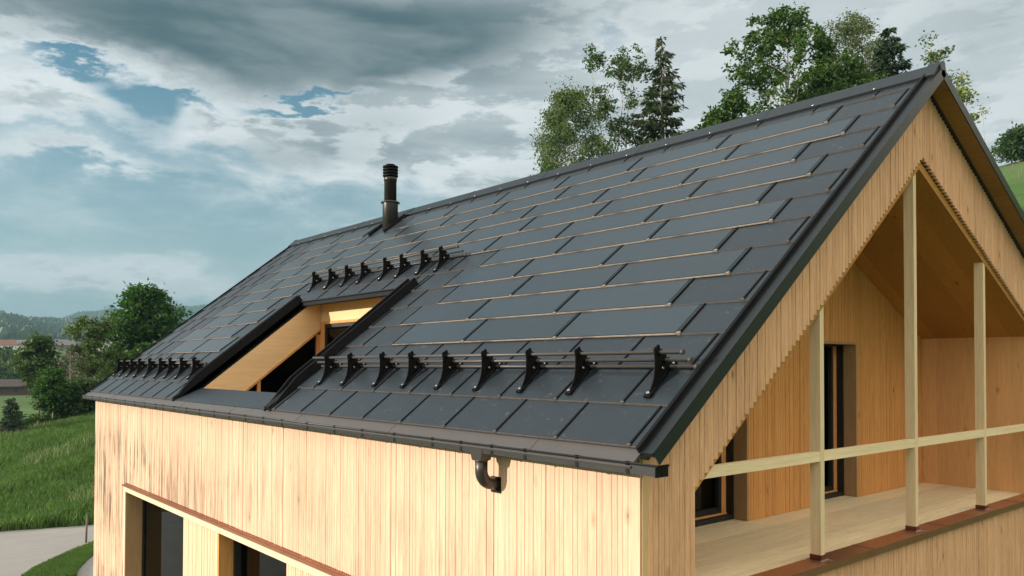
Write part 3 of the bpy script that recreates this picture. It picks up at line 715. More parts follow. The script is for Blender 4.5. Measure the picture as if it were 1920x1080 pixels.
# ---- roof terrace cut into the slope
tr = MB()     # metal kerb: black vertical faces and raised caps
LC = [(0.02, 0.05), (0.35, 0.20), (0.42, 0.13)]
def cheek_cap(x0, x1):
    # profile along slope (v, height of cap): tapering toe, then level
    P = [(-0.02, 0.012), (0.13, 0.045), (0.50, 0.118), (CV1+0.05, 0.118)]
    for (va, ha), (vb, hb) in zip(P[:-1], P[1:]):
        tr.rbox(-max(x0, x1), -min(x0, x1), va, vb, -0.13, ha, 0, h0b=-0.13, h1b=hb)
cheek_cap(-9.35, -9.372); cheek_cap(-9.44, -9.418)
cheek_cap(-5.90, -5.878); cheek_cap(-5.74, -5.718)
for x0, x1 in ((-9.4165, -9.3735), (-5.8765, -5.7415)):
    tr.rbox(-max(x0, x1), -min(x0, x1), 0.0, CV1+0.04, -0.01, 0.045, 0)
# front edge of the roof over the opening
yF = 2.100; tr.box(-9.349, -5.901, yF, yF+0.022, 1.585, 1.672); tr.rbox(5.9015, 9.3485, CV1-0.012, CV1+0.012, 0.002, 0.016, 2)
tr.box(-9.349, -5.901, yF-0.004, yF+0.0, 1.583, 1.590)
obj('terrace_kerb', tr, [M_BLACK, M_TILE, M_TRIM], house)
pp = MB()   # parapet in front of the terrace
pp.hexa([(-9.345, 0.02, -0.12), (-5.905, 0.02, -0.12), (-5.905, 0.42, -0.12), (-9.345, 0.42, -0.12), (-9.345, 0.0, 0.006), (-5.905, 0.0, 0.006), (-5.905, 0.40, 0.185), (-9.345, 0.40, 0.185)])
obj('terrace_parapet', pp, [M_TILE], house)
tw = MB()
def para(x0, x1, y0, y1, top, bot, mb):   # slab parallel to the roof in the plane of a cheek
    mb.hexa([(x0, y0, y0*TT-bot), (x1, y0, y0*TT-bot), (x1, y1, y1*TT-bot), (x0, y1, y1*TT-bot), (x0, y0, y0*TT-top), (x1, y0, y0*TT-top), (x1, y1, y1*TT-top), (x0, y1, y1*TT-top)])
para(-9.41, -9.3505, 0.44, 2.48, 0.131, 0.745, tw)
para(-5.8995, -5.84, 0.44, 2.48, 0.131, 0.745, tw)
tw.box(-9.4, -5.85, 2.48, 2.56, 1.320, 1.66)                  # rear head
tw.box(-9.3495, -5.9005, yF+0.023, 2.479, 1.625, 1.66)            # ceiling strip
tw.box(-9.3495, -5.9005, 0.42, 0.46, -1.0, 0.15)
terr = obj('terrace_lining', tw, [W_DORM], house)
tf = MB()
para(-9.40, -9.335, 0.60, 2.479, 0.7455, 0.785, tf)               # lower trim of the cheek
tf.box(-9.41, -9.35, 1.33, 1.385, -1.0, 0.30)
tf.box(-9.41, -9.35, 2.40, 2.4795, -1.0, 1.10); tf.box(-9.3495, -9.20, 2.47, 2.55, -1.0, 1.319)
tf.box(-9.1995, -5.9, 2.46, 2.55, 1.275, 1.3195)
obj('terrace_frame', tf, [W_REAR], terr)
tg = MB(); tg.box(-9.395, -9.387, 0.5, 2.40, -1.0, 1.1)
# trim the pane to the slope of the cheek
tg = MB(); tg.hexa([(-9.395, 0.6, -1.0), (-9.387, 0.6, -1.0), (-9.387, 2.40, -1.0), (-9.395, 2.40, -1.0), (-9.395, 0.6, 0.6*TT-0.76), (-9.387, 0.6, 0.6*TT-0.76), (-9.387, 2.40, 2.40*TT-0.76), (-9.395, 2.40, 2.40*TT-0.76)])
obj('pane', tg, [M_GLASSDK], terr)
tg = MB(); tg.box(-9.12, -5.9, 2.505, 2.513, -1.0, 1.20); obj('pane', tg, [M_GLASSDK], terr)
tg = MB(); tg.box(-9.1995, -9.14, 2.48, 2.54, -1.0, 1.27); tg.box(-9.1395, -5.9, 2.48, 2.54, 1.215, 1.27); obj('window_casement', tg, [M_DARKFR], terr)
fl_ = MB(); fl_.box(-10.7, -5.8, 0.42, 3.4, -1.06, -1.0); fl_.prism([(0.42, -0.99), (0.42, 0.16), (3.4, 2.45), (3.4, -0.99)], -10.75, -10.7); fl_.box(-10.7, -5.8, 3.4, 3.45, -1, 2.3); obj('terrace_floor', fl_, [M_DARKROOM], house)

# ------------------------------------------------------------------ terrain
def smooth(a, b, x): t = np.clip((x-a)/(b-a), 0, 1); return t*t*(3-2*t)
def wav(x, y, s, seed=0):
    return (np.sin(x/s+1.3*seed+1.7*np.sin(y/(s*1.3)+seed))+np.sin(y/(s*.8)+2.1*seed+1.3*np.sin(x/(s*1.1)+.7*seed))+.6*np.sin((x+y)/(s*.47)+seed))/2.6
VR = np.log([1, 34, 36, 45, 54, 62, 70, 78, 90, 250, 320, 450, 750, 900, 1500, 2200, 3200, 4500, 7000])
def height(x, y):
    x = np.asarray(x, float); y = np.asarray(y, float)
    dx = x-CAM.x; dy = y-CAM.y; r = np.maximum(np.hypot(dx, dy), 1.5); az = np.degrees(np.arctan2(dy, -dx))
    az = np.where(az < -90, az+360, az)
    lr = np.log(r); zc = -4.05+(np.clip(az, 0, 20)-7.4)*0.21
    ve = 2.75+0.115*np.clip(az-7, -12, 14)+0.16*np.sin(az*1.1)+0.08*np.sin(az*3.3+1)
    zr = 3200*np.tan(np.radians(ve))-15
    base = np.array([-5.5, -5.5, -5.45, 0, 0, 0, -6.2, -8.0, -7.6, -7.1, -6, 0, 14, 16, 46, 85, 0, 120, 60], float)
    z = np.interp(lr, VR, base)
    # the meadow rise beyond the road
    k1 = smooth(35, 60, r)*(1-smooth(62, 78, r)); near = np.where(r < 64, -5.5+(zc+5.5)*(0.35*np.clip((r-35)/27, 0, 1)+0.65*smooth(35, 66, r)), 0)
    zmix = np.interp(lr, VR[[5, 7]], [0, 1])
    z = np.where(r <= 35, -5.5, np.where(r < 63, near, np.where(r < 78, 0, z)))
    z63 = -5.5+(zc+5.5)*(0.35+0.65*smooth(35, 66, np.float64(63.0)))
    z = np.where((r >= 63) & (r < 78), z63+(-8.0-z63)*smooth(63, 78, r)**1.2, z)
    far = np.interp(lr, VR[14:], [0, 0.30, 1, 0.75, 0.4])
    z = np.where(r > 1500, 46+(zr-46)*far, z)
    z = z+smooth(1000, 1500, r)*wav(x, y, 260, 2)*16*(1-smooth(2600, 3100, r))+smooth(1100, 1400, r)*(1-smooth(1500, 2000, r))*40*np.exp(-((az-5.5)/3.4)**2)
    # hillside behind and right of the house
    ce = np.clip(3.3+(az-20)*0.1745, 2.0, 15.0); zcr = CAM.z+135*np.tan(np.radians(ce))
    t = np.clip((r-17)/(135-17), 0, 1); hz = -5.5+(zcr+5.5)*(t**0.9)
    hz = np.where(r > 135, zcr+2.0*(1-np.exp(-(r-135)/60)), hz)+smooth(40, 70, r)*wav(x, y, 17, 1)*0.25*(1-smooth(110, 130, r))
    w = smooth(16, 36, az)*(1-smooth(140, 200, az)); z = z*(1-w)+hz*w
    return z+smooth(36, 44, r)*(1-smooth(58, 63, r))*wav(x, y, 4.0, 3)*0.12*(1-w)
def hgt(x, y): return float(height(x, y))
def polar(az, r): a = math.radians(az); return (CAM.x-r*math.cos(a), CAM.y+r*math.sin(a))

def np_mesh(name, V, F, mats, mi=None, smooth_=False):
    me = bpy.data.meshes.new(name); n = len(F); k = F.shape[1]
    me.vertices.add(len(V)); me.vertices.foreach_set('co', np.ascontiguousarray(V, np.float32).ravel())
    me.loops.add(n*k); me.loops.foreach_set('vertex_index', np.ascontiguousarray(F, np.int32).ravel())
    me.polygons.add(n); me.polygons.foreach_set('loop_start', np.arange(0, n*k, k, dtype=np.int32)); me.polygons.foreach_set('loop_total', np.full(n, k, np.int32))
    for mt in mats: me.materials.append(mt)
    if mi is not None: me.polygons.foreach_set('material_index', np.ascontiguousarray(mi, np.int32))
    me.polygons.foreach_set('use_smooth', np.full(n, smooth_)); me.update(calc_edges=True); me.validate(); return me

def mat_ground():
    m_, n, b = newmat('meadow_ground'); P = n.obj(); x, y, z = n.sep(P)
    dist = n.math('SQRT', n.math('ADD', n.math('MULTIPLY', x, x), n.math('MULTIPLY', y, y)))
    a = n.noise(P, 0.35, 6, 0.65); c = n.noise(P, 3.0, 5, 0.7); d = n.noise(P, 0.05, 4, 0.6); e = n.noise(P, 0.011, 4, 0.6)
    g = n.mix(n.ramp(c, 0.3, 0.7), (0.026, 0.068, 0.016), (0.062, 0.130, 0.032))
    g = n.mix(n.math('MULTIPLY', n.ramp(a, 0.4, 0.7), 0.5), g, (0.10, 0.18, 0.045))
    far = n.mix(n.ramp(d, 0.35, 0.65), (0.065, 0.135, 0.035), (0.12, 0.18, 0.06))
    far = n.mix(n.ramp(e, 0.45, 0.6), far, (0.085, 0.14, 0.05))
    col = n.mix(n.ramp(dist, 70, 120), g, far)
    # woodland floor on the distant hills, broken by clearings
    f2 = n.noise(P, 0.0032, 3, 0.5)
    col = n.mix(n.math('MULTIPLY', n.ramp(dist, 850, 1000), n.ramp(f2, 0.40, 0.44)), col, (0.022, 0.05, 0.022))
    n.put(b.inputs['Base Color'], col); b.inputs['Roughness'].default_value = 0.9; b.inputs['Specular IOR Level'].default_value = 0.1
    n.put(b.inputs['Normal'], n.bump(c, 0.6, 0.15)); return m_
M_GROUND = mat_ground()
rr = np.concatenate([np.linspace(1.5, 30, 18), np.linspace(32, 80, 60), np.geomspace(82, 4200, 100)])
aa = np.radians(np.concatenate([np.linspace(-178, -4, 60), np.linspace(-2, 28, 110), np.linspace(29, 86, 80), np.linspace(90, 180, 26)]))
R_, A_ = np.meshgrid(rr, aa, indexing='ij'); GX = CAM.x-R_*np.cos(A_); GY = CAM.y+R_*np.sin(A_); GZ = height(GX, GY)
V = np.stack([GX, GY, GZ], -1).reshape(-1, 3); nr, na = R_.shape
i, j = np.meshgrid(np.arange(nr-1), np.arange(na), indexing='ij'); j2 = (j+1) % na
F = np.stack([i*na+j, (i+1)*na+j, (i+1)*na+j2, i*na+j2], -1).reshape(-1, 4)
V = np.vstack([V, [[CAM.x, CAM.y, -5.5]]]); F2 = np.stack([np.full(na, len(V)-1), np.arange(na), (np.arange(na)+1) % na, (np.arange(na)+1) % na], -1)
g_ = bpy.data.objects.new('ground', np_mesh('ground', V, F, [M_GROUND], smooth_=True)); COL.objects.link(g_); g_['kind'] = 'structure'

# paved lane and drive
def sheet(name, poly, z, mats, kind='structure', thick=0.0):
    q = MB(); q.add([(x, y, z) for x, y in poly], [tuple(range(len(poly)))])
    o = obj(name, q, mats); o['kind'] = kind; return o
def mat_asphalt():
    m_, n, b = newmat('asphalt'); P = n.obj(); f = n.noise(P, 40, 4, 0.7); a = n.noise(P, 0.7, 5, 0.6); st = n.noise(n.mapping(P, scale=(1.6, 0.22, 1)), 2.5, 4, 0.6)
    k = n.math('ADD', 0.6, n.math('ADD', n.math('MULTIPLY', f, 0.3), n.math('MULTIPLY', n.math('ADD', a, st), 0.35)))
    n.put(b.inputs['Base Color'], n.mix(1.0, (0.27, 0.262, 0.25), n.comb(k, k, k), 'MULTIPLY')); b.inputs['Roughness'].default_value = 0.85
    n.put(b.inputs['Normal'], n.bump(f, 0.4, 0.01)); return m_
M_ASPH = mat_asphalt()
lane = [(-29.9, 14.0)]
rd = random.Random(5)
far_edge = [(-31.0+0.0, -14.0), (-30.75, -6.0), (-30.55, -1.5), (-30.45, 0.5), (-30.0, 2.0), (-29.64, 3.3), (-29.4, 6.0), (-29.6, 14.0), (-31, 30)]
sheet('road', far_edge+[(-27.6, 30), (-26.0, 14.0), (-25.9, 6.5), (-26.2, 4.2), (-26.4, 2.65), (-25.7, 1.95), (-24.66, 1.14), (-23.8, 0.50), (-22.9, 0.05), (-21.2, -0.75), (-18, -2.5), (-16, -8), (-16, -14)], -5.488, [M_ASPH])
sheet('drive', [(-25.6, 3.3), (-24.6, 2.35), (-23.76, 1.92), (-22.7, 1.45), (-21.85, 1.2), (-20.6, 0.3), (-18, -2.4), (-15.5, -3), (-15.5, 7.5), (-24, 7.5)], -5.484, [M_ASPH])

# ------------------------------------------------------------------ plants
def leaf_mat(name, c1, c2, trans=0.35):
    m_ = bpy.data.materials.new(name); m_.use_nodes = True; t = m_.node_tree; t.nodes.clear(); n = N(t)
    g = n.new('ShaderNodeNewGeometry').outputs['Random Per Island']
    big = n.noise(n.obj(), 0.8, 3, 0.6)
    f = n.math('ADD', n.math('MULTIPLY', g, 0.7), n.math('MULTIPLY', n.math('SUBTRACT', big, 0.35), 1.0), clamp=True)
    c = n.mix(f, c1, c2)
    d = n.new('ShaderNodeBsdfPrincipled'); n.put(d.inputs['Base Color'], c); d.inputs['Roughness'].default_value = 0.55; d.inputs['Specular IOR Level'].default_value = 0.3
    tr = n.new('ShaderNodeBsdfTranslucent'); n.put(tr.inputs['Color'], n.mix(1.0, c, (1.3, 1.5, 0.6), 'MULTIPLY'))
    mx = n.new('ShaderNodeMixShader'); mx.inputs[0].default_value = trans; n.link(d.outputs[0], mx.inputs[1]); n.link(tr.outputs[0], mx.inputs[2])
    o = n.new('ShaderNodeOutputMaterial'); n.link(mx.outputs[0], o.inputs[0]); return m_
L_OAK = leaf_mat('oak_leaf', (0.028, 0.066, 0.014), (0.080, 0.150, 0.030)); L_BIRCH = leaf_mat('birch_leaf', (0.050, 0.085, 0.030), (0.130, 0.185, 0.070))
L_ASH = leaf_mat('ash_leaf', (0.035, 0.070, 0.026), (0.095, 0.150, 0.058)); L_MAPLE = leaf_mat('maple_leaf', (0.020, 0.060, 0.012), (0.062, 0.145, 0.028))
L_WILLOW = leaf_mat('willow_leaf', (0.060, 0.085, 0.040), (0.150, 0.185, 0.100)); L_FIR = leaf_mat('spruce_needle', (0.020, 0.040, 0.014), (0.062, 0.080, 0.034), 0.15)
L_FIRD = leaf_mat('dark_spruce_needle', (0.014, 0.038, 0.018), (0.035, 0.070, 0.030), 0.1); L_YEL = leaf_mat('yellow_green_leaf', (0.10, 0.14, 0.03), (0.22, 0.26, 0.07))
L_FEATH = leaf_mat('feathery_leaf', (0.045, 0.080, 0.022), (0.115, 0.165, 0.048)); L_SHRUB = leaf_mat('shrub_leaf', (0.020, 0.050, 0.014), (0.055, 0.105, 0.026))
L_BARE = leaf_mat('brown_twig', (0.10, 0.085, 0.06), (0.17, 0.15, 0.11), 0.1)
M_BARK = mat_flat('bark', (0.16, 0.125, 0.09), 0.9, 0.8, 6); M_BARKP = mat_flat('pale_bark', (0.40, 0.35, 0.28), 0.85, 0.9, 5)

def leaf_quads(C, size, rng, stretch=1.6, droop=0.0, up_bias=0.3):
    n = len(C); d = rng.normal(size=(n, 3)); d[:, 2] = d[:, 2]*0.7-droop; d /= np.linalg.norm(d, axis=1)[:, None]
    q = rng.normal(size=(n, 3)); q[:, 2] += up_bias*2; s = np.cross(d, q); s /= np.linalg.norm(s, axis=1)[:, None]
    sz = (size*rng.uniform(0.6, 1.35, n))[:, None]
    a = C; b = C+d*sz*0.5*stretch+s*sz*0.42; c = C+d*sz*stretch; e = C+d*sz*0.5*stretch-s*sz*0.42
    V = np.stack([a, b, c, e], 1).reshape(-1, 3); F = np.arange(4*n).reshape(-1, 4); return V, F
def make_tree(name, label, cat, az, r, elev_top, prof, leaf, bark, seed, size=0.13, nclus=160, per=60, spread=0.35, limb_up=0.5, droop=0.0,
              lobes=(), base_frac=0.25, trunk_r=0.16, stems=1, group=None, sink=0.3, hang=0.0, fill=0.6, zbase=None, lean=0.0, twig=True):
    """prof: list of (t, half-width left, half-width right) of the crown as seen from the house, in metres, t = 0 at base, 1 at tip"""
    rng = np.random.default_rng(seed); rnd = random.Random(seed)
    x0, y0 = polar(az, r); z0 = hgt(x0, y0)-0.1 if zbase is None else zbase; ztop = CAM.z+r*math.tan(math.radians(elev_top)); H = ztop-z0
    a = math.radians(az); right = Vector((math.sin(a), math.cos(a), 0)); away = Vector((-math.cos(a), math.sin(a), 0))
    root = empty(name, (x0, y0, z0), label, cat, group)
    T = [p[0] for p in prof]
    def prof_at(t): return float(np.interp(t, T, [p[1] for p in prof])), float(np.interp(t, T, [p[2] for p in prof]))
    tk = MB(); tips = []
    for s in range(stems):
        ox = (s-(stems-1)/2)*0.5 if stems > 1 else 0
        pts = []; rads = []
        wob = [rnd.uniform(-1, 1) for _ in range(12)]
        nseg = 11
        for k in range(nseg+1):
            t = k/nseg*0.97
            wx = (math.sin(t*5+wob[0]*3+s*2)*0.02+wob[1]*0.02*t)*H*(0.8 if stems == 1 else 1.6)*min(1, t*2)+lean*t*H
            pts.append(Vector((0, 0, 0))+right*(ox*(1+2*t)+wx)+away*(math.sin(t*4+wob[2]*3)*0.015*H*t)+Vector((0, 0, t*H)))
            rads.append(max(0.012, trunk_r*(1-t)**0.9*(1.0 if stems == 1 else 0.7)))
        tk.tube(pts, rads, 8)
        def trunk_pt(t): f = min(t/0.97, 0.999)*nseg; k = int(f); return pts[k].lerp(pts[k+1], f-k), rads[k]
        nl = nclus//stems
        nlimb = max(6, nl//7)
        for L in range(nlimb):
            t = base_frac+(1-base_frac)*((L+rnd.random())/nlimb)**0.95; t = min(t, 0.96)
            wl, wr = prof_at(min(1.0, t)); ph = L*2.4+rnd.uniform(-.5, .5)
            cx_, cy_ = math.cos(ph), math.sin(ph); half = wr if cx_ > 0 else wl; depth = (wl+wr)/2
            reach = half*abs(cx_)+depth*abs(cy_); reach *= rnd.uniform(0.70, 1.05)
            st_, rr_ = trunk_pt(max(0.08, t-limb_up*reach/H*0.9)); en = Vector((0, 0, t*H))+right*(cx_*reach+ox+lean*t*H)+away*(cy_*reach)
            mid = st_.lerp(en, 0.5)+Vector((rnd.uniform(-.12, .12)*reach, rnd.uniform(-.12, .12)*reach, reach*0.10))
            lr0 = min(rr_*0.6, 0.022*reach+0.018)
            tk.tube([st_, st_.lerp(mid, .5)+Vector((0, 0, .02*reach)), mid, mid.lerp(en, .5)+Vector((0, 0, .03*reach)), en], [lr0, lr0*.8, lr0*.6, lr0*.4, lr0*.15], 5, caps=False)
            for q in range(7):
                f = 0.28+0.72*(q+0.5)/7 if rnd.random() < fill else 0.75+0.3*rnd.random()
                p = st_.lerp(mid, f*2) if f < 0.5 else mid.lerp(en, (f-0.5)*2)
                off = Vector((rnd.gauss(0, 1), rnd.gauss(0, 1), rnd.gauss(0, 0.8)))*reach*0.16
                c = p+off; tips.append(c)
                if twig: tk.tube([p, p.lerp(c, .6)+Vector((0, 0, .03)), c], [lr0*.35, lr0*.25, 0.006], 4, caps=False)
        for k in range(4): tips.append(trunk_pt(0.93+0.02*k)[0]+Vector((rnd.gauss(0, .1), rnd.gauss(0, .1), 0.02*H*k*0.5)))
    for (lx, lt, lrad, cnt) in lobes:      # extra bough groups: offset to the right (m), height fraction, radius
        c0 = right*lx+Vector((0, 0, lt*H)); st_, rr_ = Vector((0, 0, max(0.1, lt-0.18)*H)), trunk_r*0.5
        tk.tube([st_, st_.lerp(c0, .5)+Vector((0, 0, .05*H)), c0], [rr_*.8, rr_*.5, .02], 6, caps=False)
        for _ in range(cnt):
            v = Vector((rnd.gauss(0, 1), rnd.gauss(0, 1), rnd.gauss(0, 1))).normalized()*lrad*rnd.random()**0.4; tips.append(c0+v)
            if twig: tk.tube([c0, c0+v*.5+Vector((0, 0, .05)), c0+v], [.022, .014, .006], 4, caps=False)
    tips = np.array([tuple(t) for t in tips]); n = len(tips)
    cnt = rng.integers(int(per*0.45), int(per*1.5), n); idx = np.repeat(np.arange(n), cnt); sp = (spread*rng.uniform(0.6, 1.25, n))[idx][:, None]
    C = tips[idx]+rng.normal(size=(len(idx), 3))*sp*np.array([1, 1, 0.62])
    if hang: C[:, 2] -= np.abs(rng.normal(size=len(idx)))*hang
    V, F = leaf_quads(C, size, rng, droop=droop)
    tr_ = bpy.data.objects.new('trunk', tk.mesh('trunk', [bark])); COL.objects.link(tr_); tr_.parent = root
    cr = bpy.data.objects.new('crown', np_mesh('crown', V, F, [leaf])); COL.objects.link(cr); cr.parent = root
    return root
def make_spruce(name, label, az, r, elev_top, width, leaf, seed, bark=None, nwh=34, ragged=0.25, dens=70, card=0.34, group=None, zbase=None, t0=0.06, bare_top=0.0):
    rng = np.random.default_rng(seed); rnd = random.Random(seed); x0, y0 = polar(az, r); z0 = hgt(x0, y0)-0.1 if zbase is None else zbase
    H = CAM.z+r*math.tan(math.radians(elev_top))-z0
    root = empty(name, (x0, y0, z0), label, 'tree', group); tk = MB()
    tk.tube([(0, 0, 0), (0.02*H*.3, 0, H*.5), (0, 0, H)], [0.018*H, 0.010*H, 0.008], 8)
    Cs = []; Ds = []
    for w in range(nwh):
        t = t0+(1-t0)*(w+rnd.random()*0.6)/nwh; L = width*(1-t)**0.85*(0.22+0.78*min(1, (t-t0+.12)*4))+0.12
        for k in range(rnd.randint(5, 8)):
            ph = rnd.uniform(0, 6.283); l = L*rnd.uniform(1-ragged*1.6, 1+ragged*0.5); d = Vector((math.cos(ph), math.sin(ph), 0))
            p0 = Vector((0, 0, t*H)); up_ = 0.28*(t-0.35); p1 = p0+d*l*.5+Vector((0, 0, (up_-.12)*l)); p2 = p0+d*l+Vector((0, 0, (up_*1.1-.08)*l))
            tk.tube([p0, p1, p2], [0.012+.006*l, 0.012, 0.006], 4, caps=False)
            m = max(4, int(dens*l/width*(1-bare_top*float(smooth(.7, 1, t)))))
            f = rng.random(m)**0.8; base = np.where(f[:, None] < .5, np.array(p0)+(np.array(p1)-np.array(p0))*f[:, None]*2, np.array(p1)+(np.array(p2)-np.array(p1))*(f[:, None]-.5)*2)
            sd = np.cross(np.array(d), [0, 0, 1]); lat = (rng.random(m)-.5)[:, None]*2*sd*(0.28*l*(1-.55*f))[:, None]
            Cs.append(base+lat+rng.normal(size=(m, 3))*0.03); dd = np.array(d)*0.55+lat*1.4+np.array([0, 0, -0.45])+rng.normal(size=(m, 3))*.25; Ds.append(dd)
    C = np.vstack(Cs); D = np.vstack(Ds); D /= np.linalg.norm(D, axis=1)[:, None]; n = len(C)
    q = rng.normal(size=(n, 3)); s = np.cross(D, q); s /= np.linalg.norm(s, axis=1)[:, None]; sz = (card*rng.uniform(.5, 1.3, n))[:, None]
    V = np.stack([C-s*sz*.07, C+D*sz*.5-s*sz*.15, C+D*sz, C+D*sz*.5+s*sz*.15], 1).reshape(-1, 3)
    a_ = bpy.data.objects.new('trunk', tk.mesh('trunk', [bark or M_BARK])); COL.objects.link(a_); a_.parent = root
    b_ = bpy.data.objects.new('crown', np_mesh('crown', V, np.arange(4*n).reshape(-1, 4), [leaf])); COL.objects.link(b_); b_.parent = root
    return root

# trees on the slope behind the ridge
G = 'trees on the slope behind the roof'
make_tree('birch_tree', 'grey-green birch with drooping leaves, leftmost tall tree behind the ridge', 'tree', 44.6, 50, 20.0,
          [(0, 1.2, 1.2), (.45, 2.1, 2.4), (.7, 2.1, 2.4), (.85, 1.6, 1.7), (.94, 1.0, 1.0), (1, .25, .25)], L_BIRCH, M_BARKP, 11, size=0.105, nclus=420, per=84, spread=.30, droop=.9, group=G, hang=.35, fill=.8)
make_tree('ash_tree', 'open airy ash tree with bare stems, between birch and spruce', 'tree', 48.2, 52, 22.1,
          [(0, .8, .8), (.5, 1.7, 1.6), (.8, 1.9, 1.7), (.92, 1.6, 1.5), (1, .7, .7)], L_ASH, M_BARKP, 12, size=0.13, nclus=380, per=32, spread=.20, limb_up=1.5, stems=3, trunk_r=.11, group=G, fill=.25)
make_spruce('spruce_tree', 'tall ragged spruce with brownish tip behind the ridge', 51.2, 50, 22.7, 4.4, L_FIR, 13, group=G, ragged=.35, nwh=52, dens=150, card=.42, bare_top=.6)
make_tree('oak_tree', 'tall dark green oak with open branches, highest behind the ridge', 'tree', 59.4, 50, 23.3,
          [(0, 1.0, 1.0), (.45, 2.8, 2.6), (.72, 2.9, 2.6), (.84, 2.7, 2.6), (.92, 2.0, 1.6), (.97, 1.0, .6), (1, .5, .35)], L_OAK, M_BARKP, 14, size=0.165, nclus=400, per=52, spread=.21, limb_up=.9, trunk_r=.17, group=G, fill=.35,
          lobes=((-3.6, .64, 1.1, 36), (-4.6, .58, .9, 26), (-2.8, .72, .7, 16), (2.3, .86, .7, 14)))
make_tree('oak_tree', 'bushy dark oak beside the tall open oak', 'tree', 63.2, 52, 19.6,
          [(0, 1.5, 1.5), (.4, 2.9, 2.9), (.7, 3.1, 3.1), (.9, 2.2, 1.9), (1, .8, .6)], L_OAK, M_BARK, 15, size=0.15, nclus=420, per=62, spread=.32, group=G)
make_tree('willow_tree', 'silvery willow rising behind the bushy oak', 'tree', 64.0, 58, 22.6,
          [(0, 1.2, 1.2), (.5, 2.2, 2.2), (.8, 2.0, 2.0), (.93, 1.5, 1.3), (1, .8, .5)], L_WILLOW, M_BARKP, 16, size=0.12, nclus=420, per=56, spread=.28, group=G, droop=.2, hang=.1)
make_spruce('spruce_tree', 'dark dense spruce to the right of the silvery willow', 66.2, 56, 21.6, 4.6, L_FIRD, 17, group=G, ragged=.3, nwh=48, dens=190, card=.40)
make_tree('birch_tree', 'thin pale birch close to the gable peak', 'tree', 68.3, 52, 20.6,
          [(0, .6, .6), (.5, 1.2, 1.3), (.8, 1.2, 1.3), (.93, .8, .8), (1, .3, .3)], L_BIRCH, M_BARKP, 18, size=0.13, nclus=90, per=26, spread=.22, group=G, fill=.4, limb_up=1.2, trunk_r=.09)
make_tree('willow_tree', 'grey twiggy willow low behind the ridge near the gable', 'tree', 66.8, 50, 18.2,
          [(0, 1.0, 1.0), (.5, 1.7, 1.7), (.85, 1.7, 1.7), (1, .6, .6)], L_FEATH, M_BARKP, 19, size=0.12, nclus=260, per=40, spread=.3, group=G)
make_tree('maple_tree', 'yellow-green maple showing right of the gable peak', 'tree', 69.9, 50, 17.8,
          [(0, .8, .8), (.5, .9, .9), (.8, .8, .8), (1, .5, .5)], L_YEL, M_BARK, 20, size=0.13, nclus=90, per=38, spread=.25, group=G)
make_tree('bare_tree', 'nearly bare twiggy tree right of the yellow-green maple', 'tree', 71.3, 50, 16.2,
          [(0, .5, .5), (.5, .8, .9), (1, .3, .3)], L_YEL, M_BARKP, 21, size=0.09, nclus=35, per=5, spread=.2, group=G, limb_up=1.2, trunk_r=.05)
make_tree('shrub', 'low light green bush at the left foot of the birch', 'shrub', 42.9, 47, 14.6,
          [(0, .7, .7), (.6, 1.1, 1.1), (1, .4, .4)], L_ASH, M_BARK, 22, size=0.12, nclus=80, per=34, spread=.25, base_frac=.1, trunk_r=.05)
make_tree('lone_tree', 'lone round tree on the green hill at the right edge', 'tree', 73.35, 128, 14.35,
          [(0, .6, .6), (.3, 1.7, 1.7), (.6, 2.2, 2.2), (.85, 1.4, 1.4), (1, .4, .4)], L_SHRUB, M_BARK, 23, size=0.30, nclus=150, per=34, spread=.42, base_frac=.22, trunk_r=.2)
# left: trees along the crest of the meadow
G2 = 'trees along the top of the meadow'
make_tree('maple_tree', 'large dense green maple beside the far corner of the roof', 'tree', 15.3, 78, 5.25,
          [(0, 1.5, 1.5), (.25, 3.0, 3.1), (.5, 2.8, 3.0), (.7, 2.2, 2.6), (.85, 1.5, 2.0), (.95, .9, 1.0), (1, .3, .3)], L_MAPLE, M_BARK, 31, size=0.24, nclus=560, per=64, spread=.42, base_frac=.1, trunk_r=.25, group=G2, twig=False,
          lobes=((-2.6, .38, 1.1, 40), (-3.2, .2, 1.0, 30)))
make_tree('ash_tree', 'feathery olive-green ash left of the large maple', 'tree', 12.45, 70, 3.0,
          [(0, .6, .6), (.3, 1.2, 1.2), (.6, 1.6, 1.5), (.8, 1.5, 1.1), (.93, 1.2, .8), (1, .6, .4)], L_FEATH, M_BARK, 32, size=0.17, nclus=210, per=38, spread=.25, base_frac=.28, limb_up=1.0, stems=2, group=G2, trunk_r=.12, twig=False)
make_tree('ash_tree', 'light green ash near the left edge, behind the young tree', 'tree', 9.35, 72, 1.85,
          [(0, .3, .3), (.45, 1.0, 1.1), (.65, 1.5, 1.4), (.85, 1.0, 1.0), (1, .3, .3)], L_ASH, M_BARK, 33, size=0.17, nclus=150, per=40, spread=.24, base_frac=.62, limb_up=1.0, group=G2, trunk_r=.12, twig=False)
make_tree('young_tree', 'young bright green tree with slim pale trunk on the meadow crest', 'tree', 10.15, 62.5, -0.25,
          [(0, .3, .3), (.35, .7, .7), (.6, 1.0, .95), (.8, .7, .65), (1, .15, .15)], L_MAPLE, M_BARKP, 34, size=0.14, nclus=170, per=40, spread=.22, base_frac=.32, group=G2, trunk_r=.06)
make_tree('young_tree', 'dark young tree directly right of the pale-trunked one', 'tree', 10.95, 63.5, -1.35,
          [(0, .4, .4), (.3, .9, .9), (.6, .9, .9), (1, .3, .3)], L_SHRUB, M_BARK, 35, size=0.16, nclus=170, per=40, spread=.28, base_frac=.1, group=G2, trunk_r=.06)
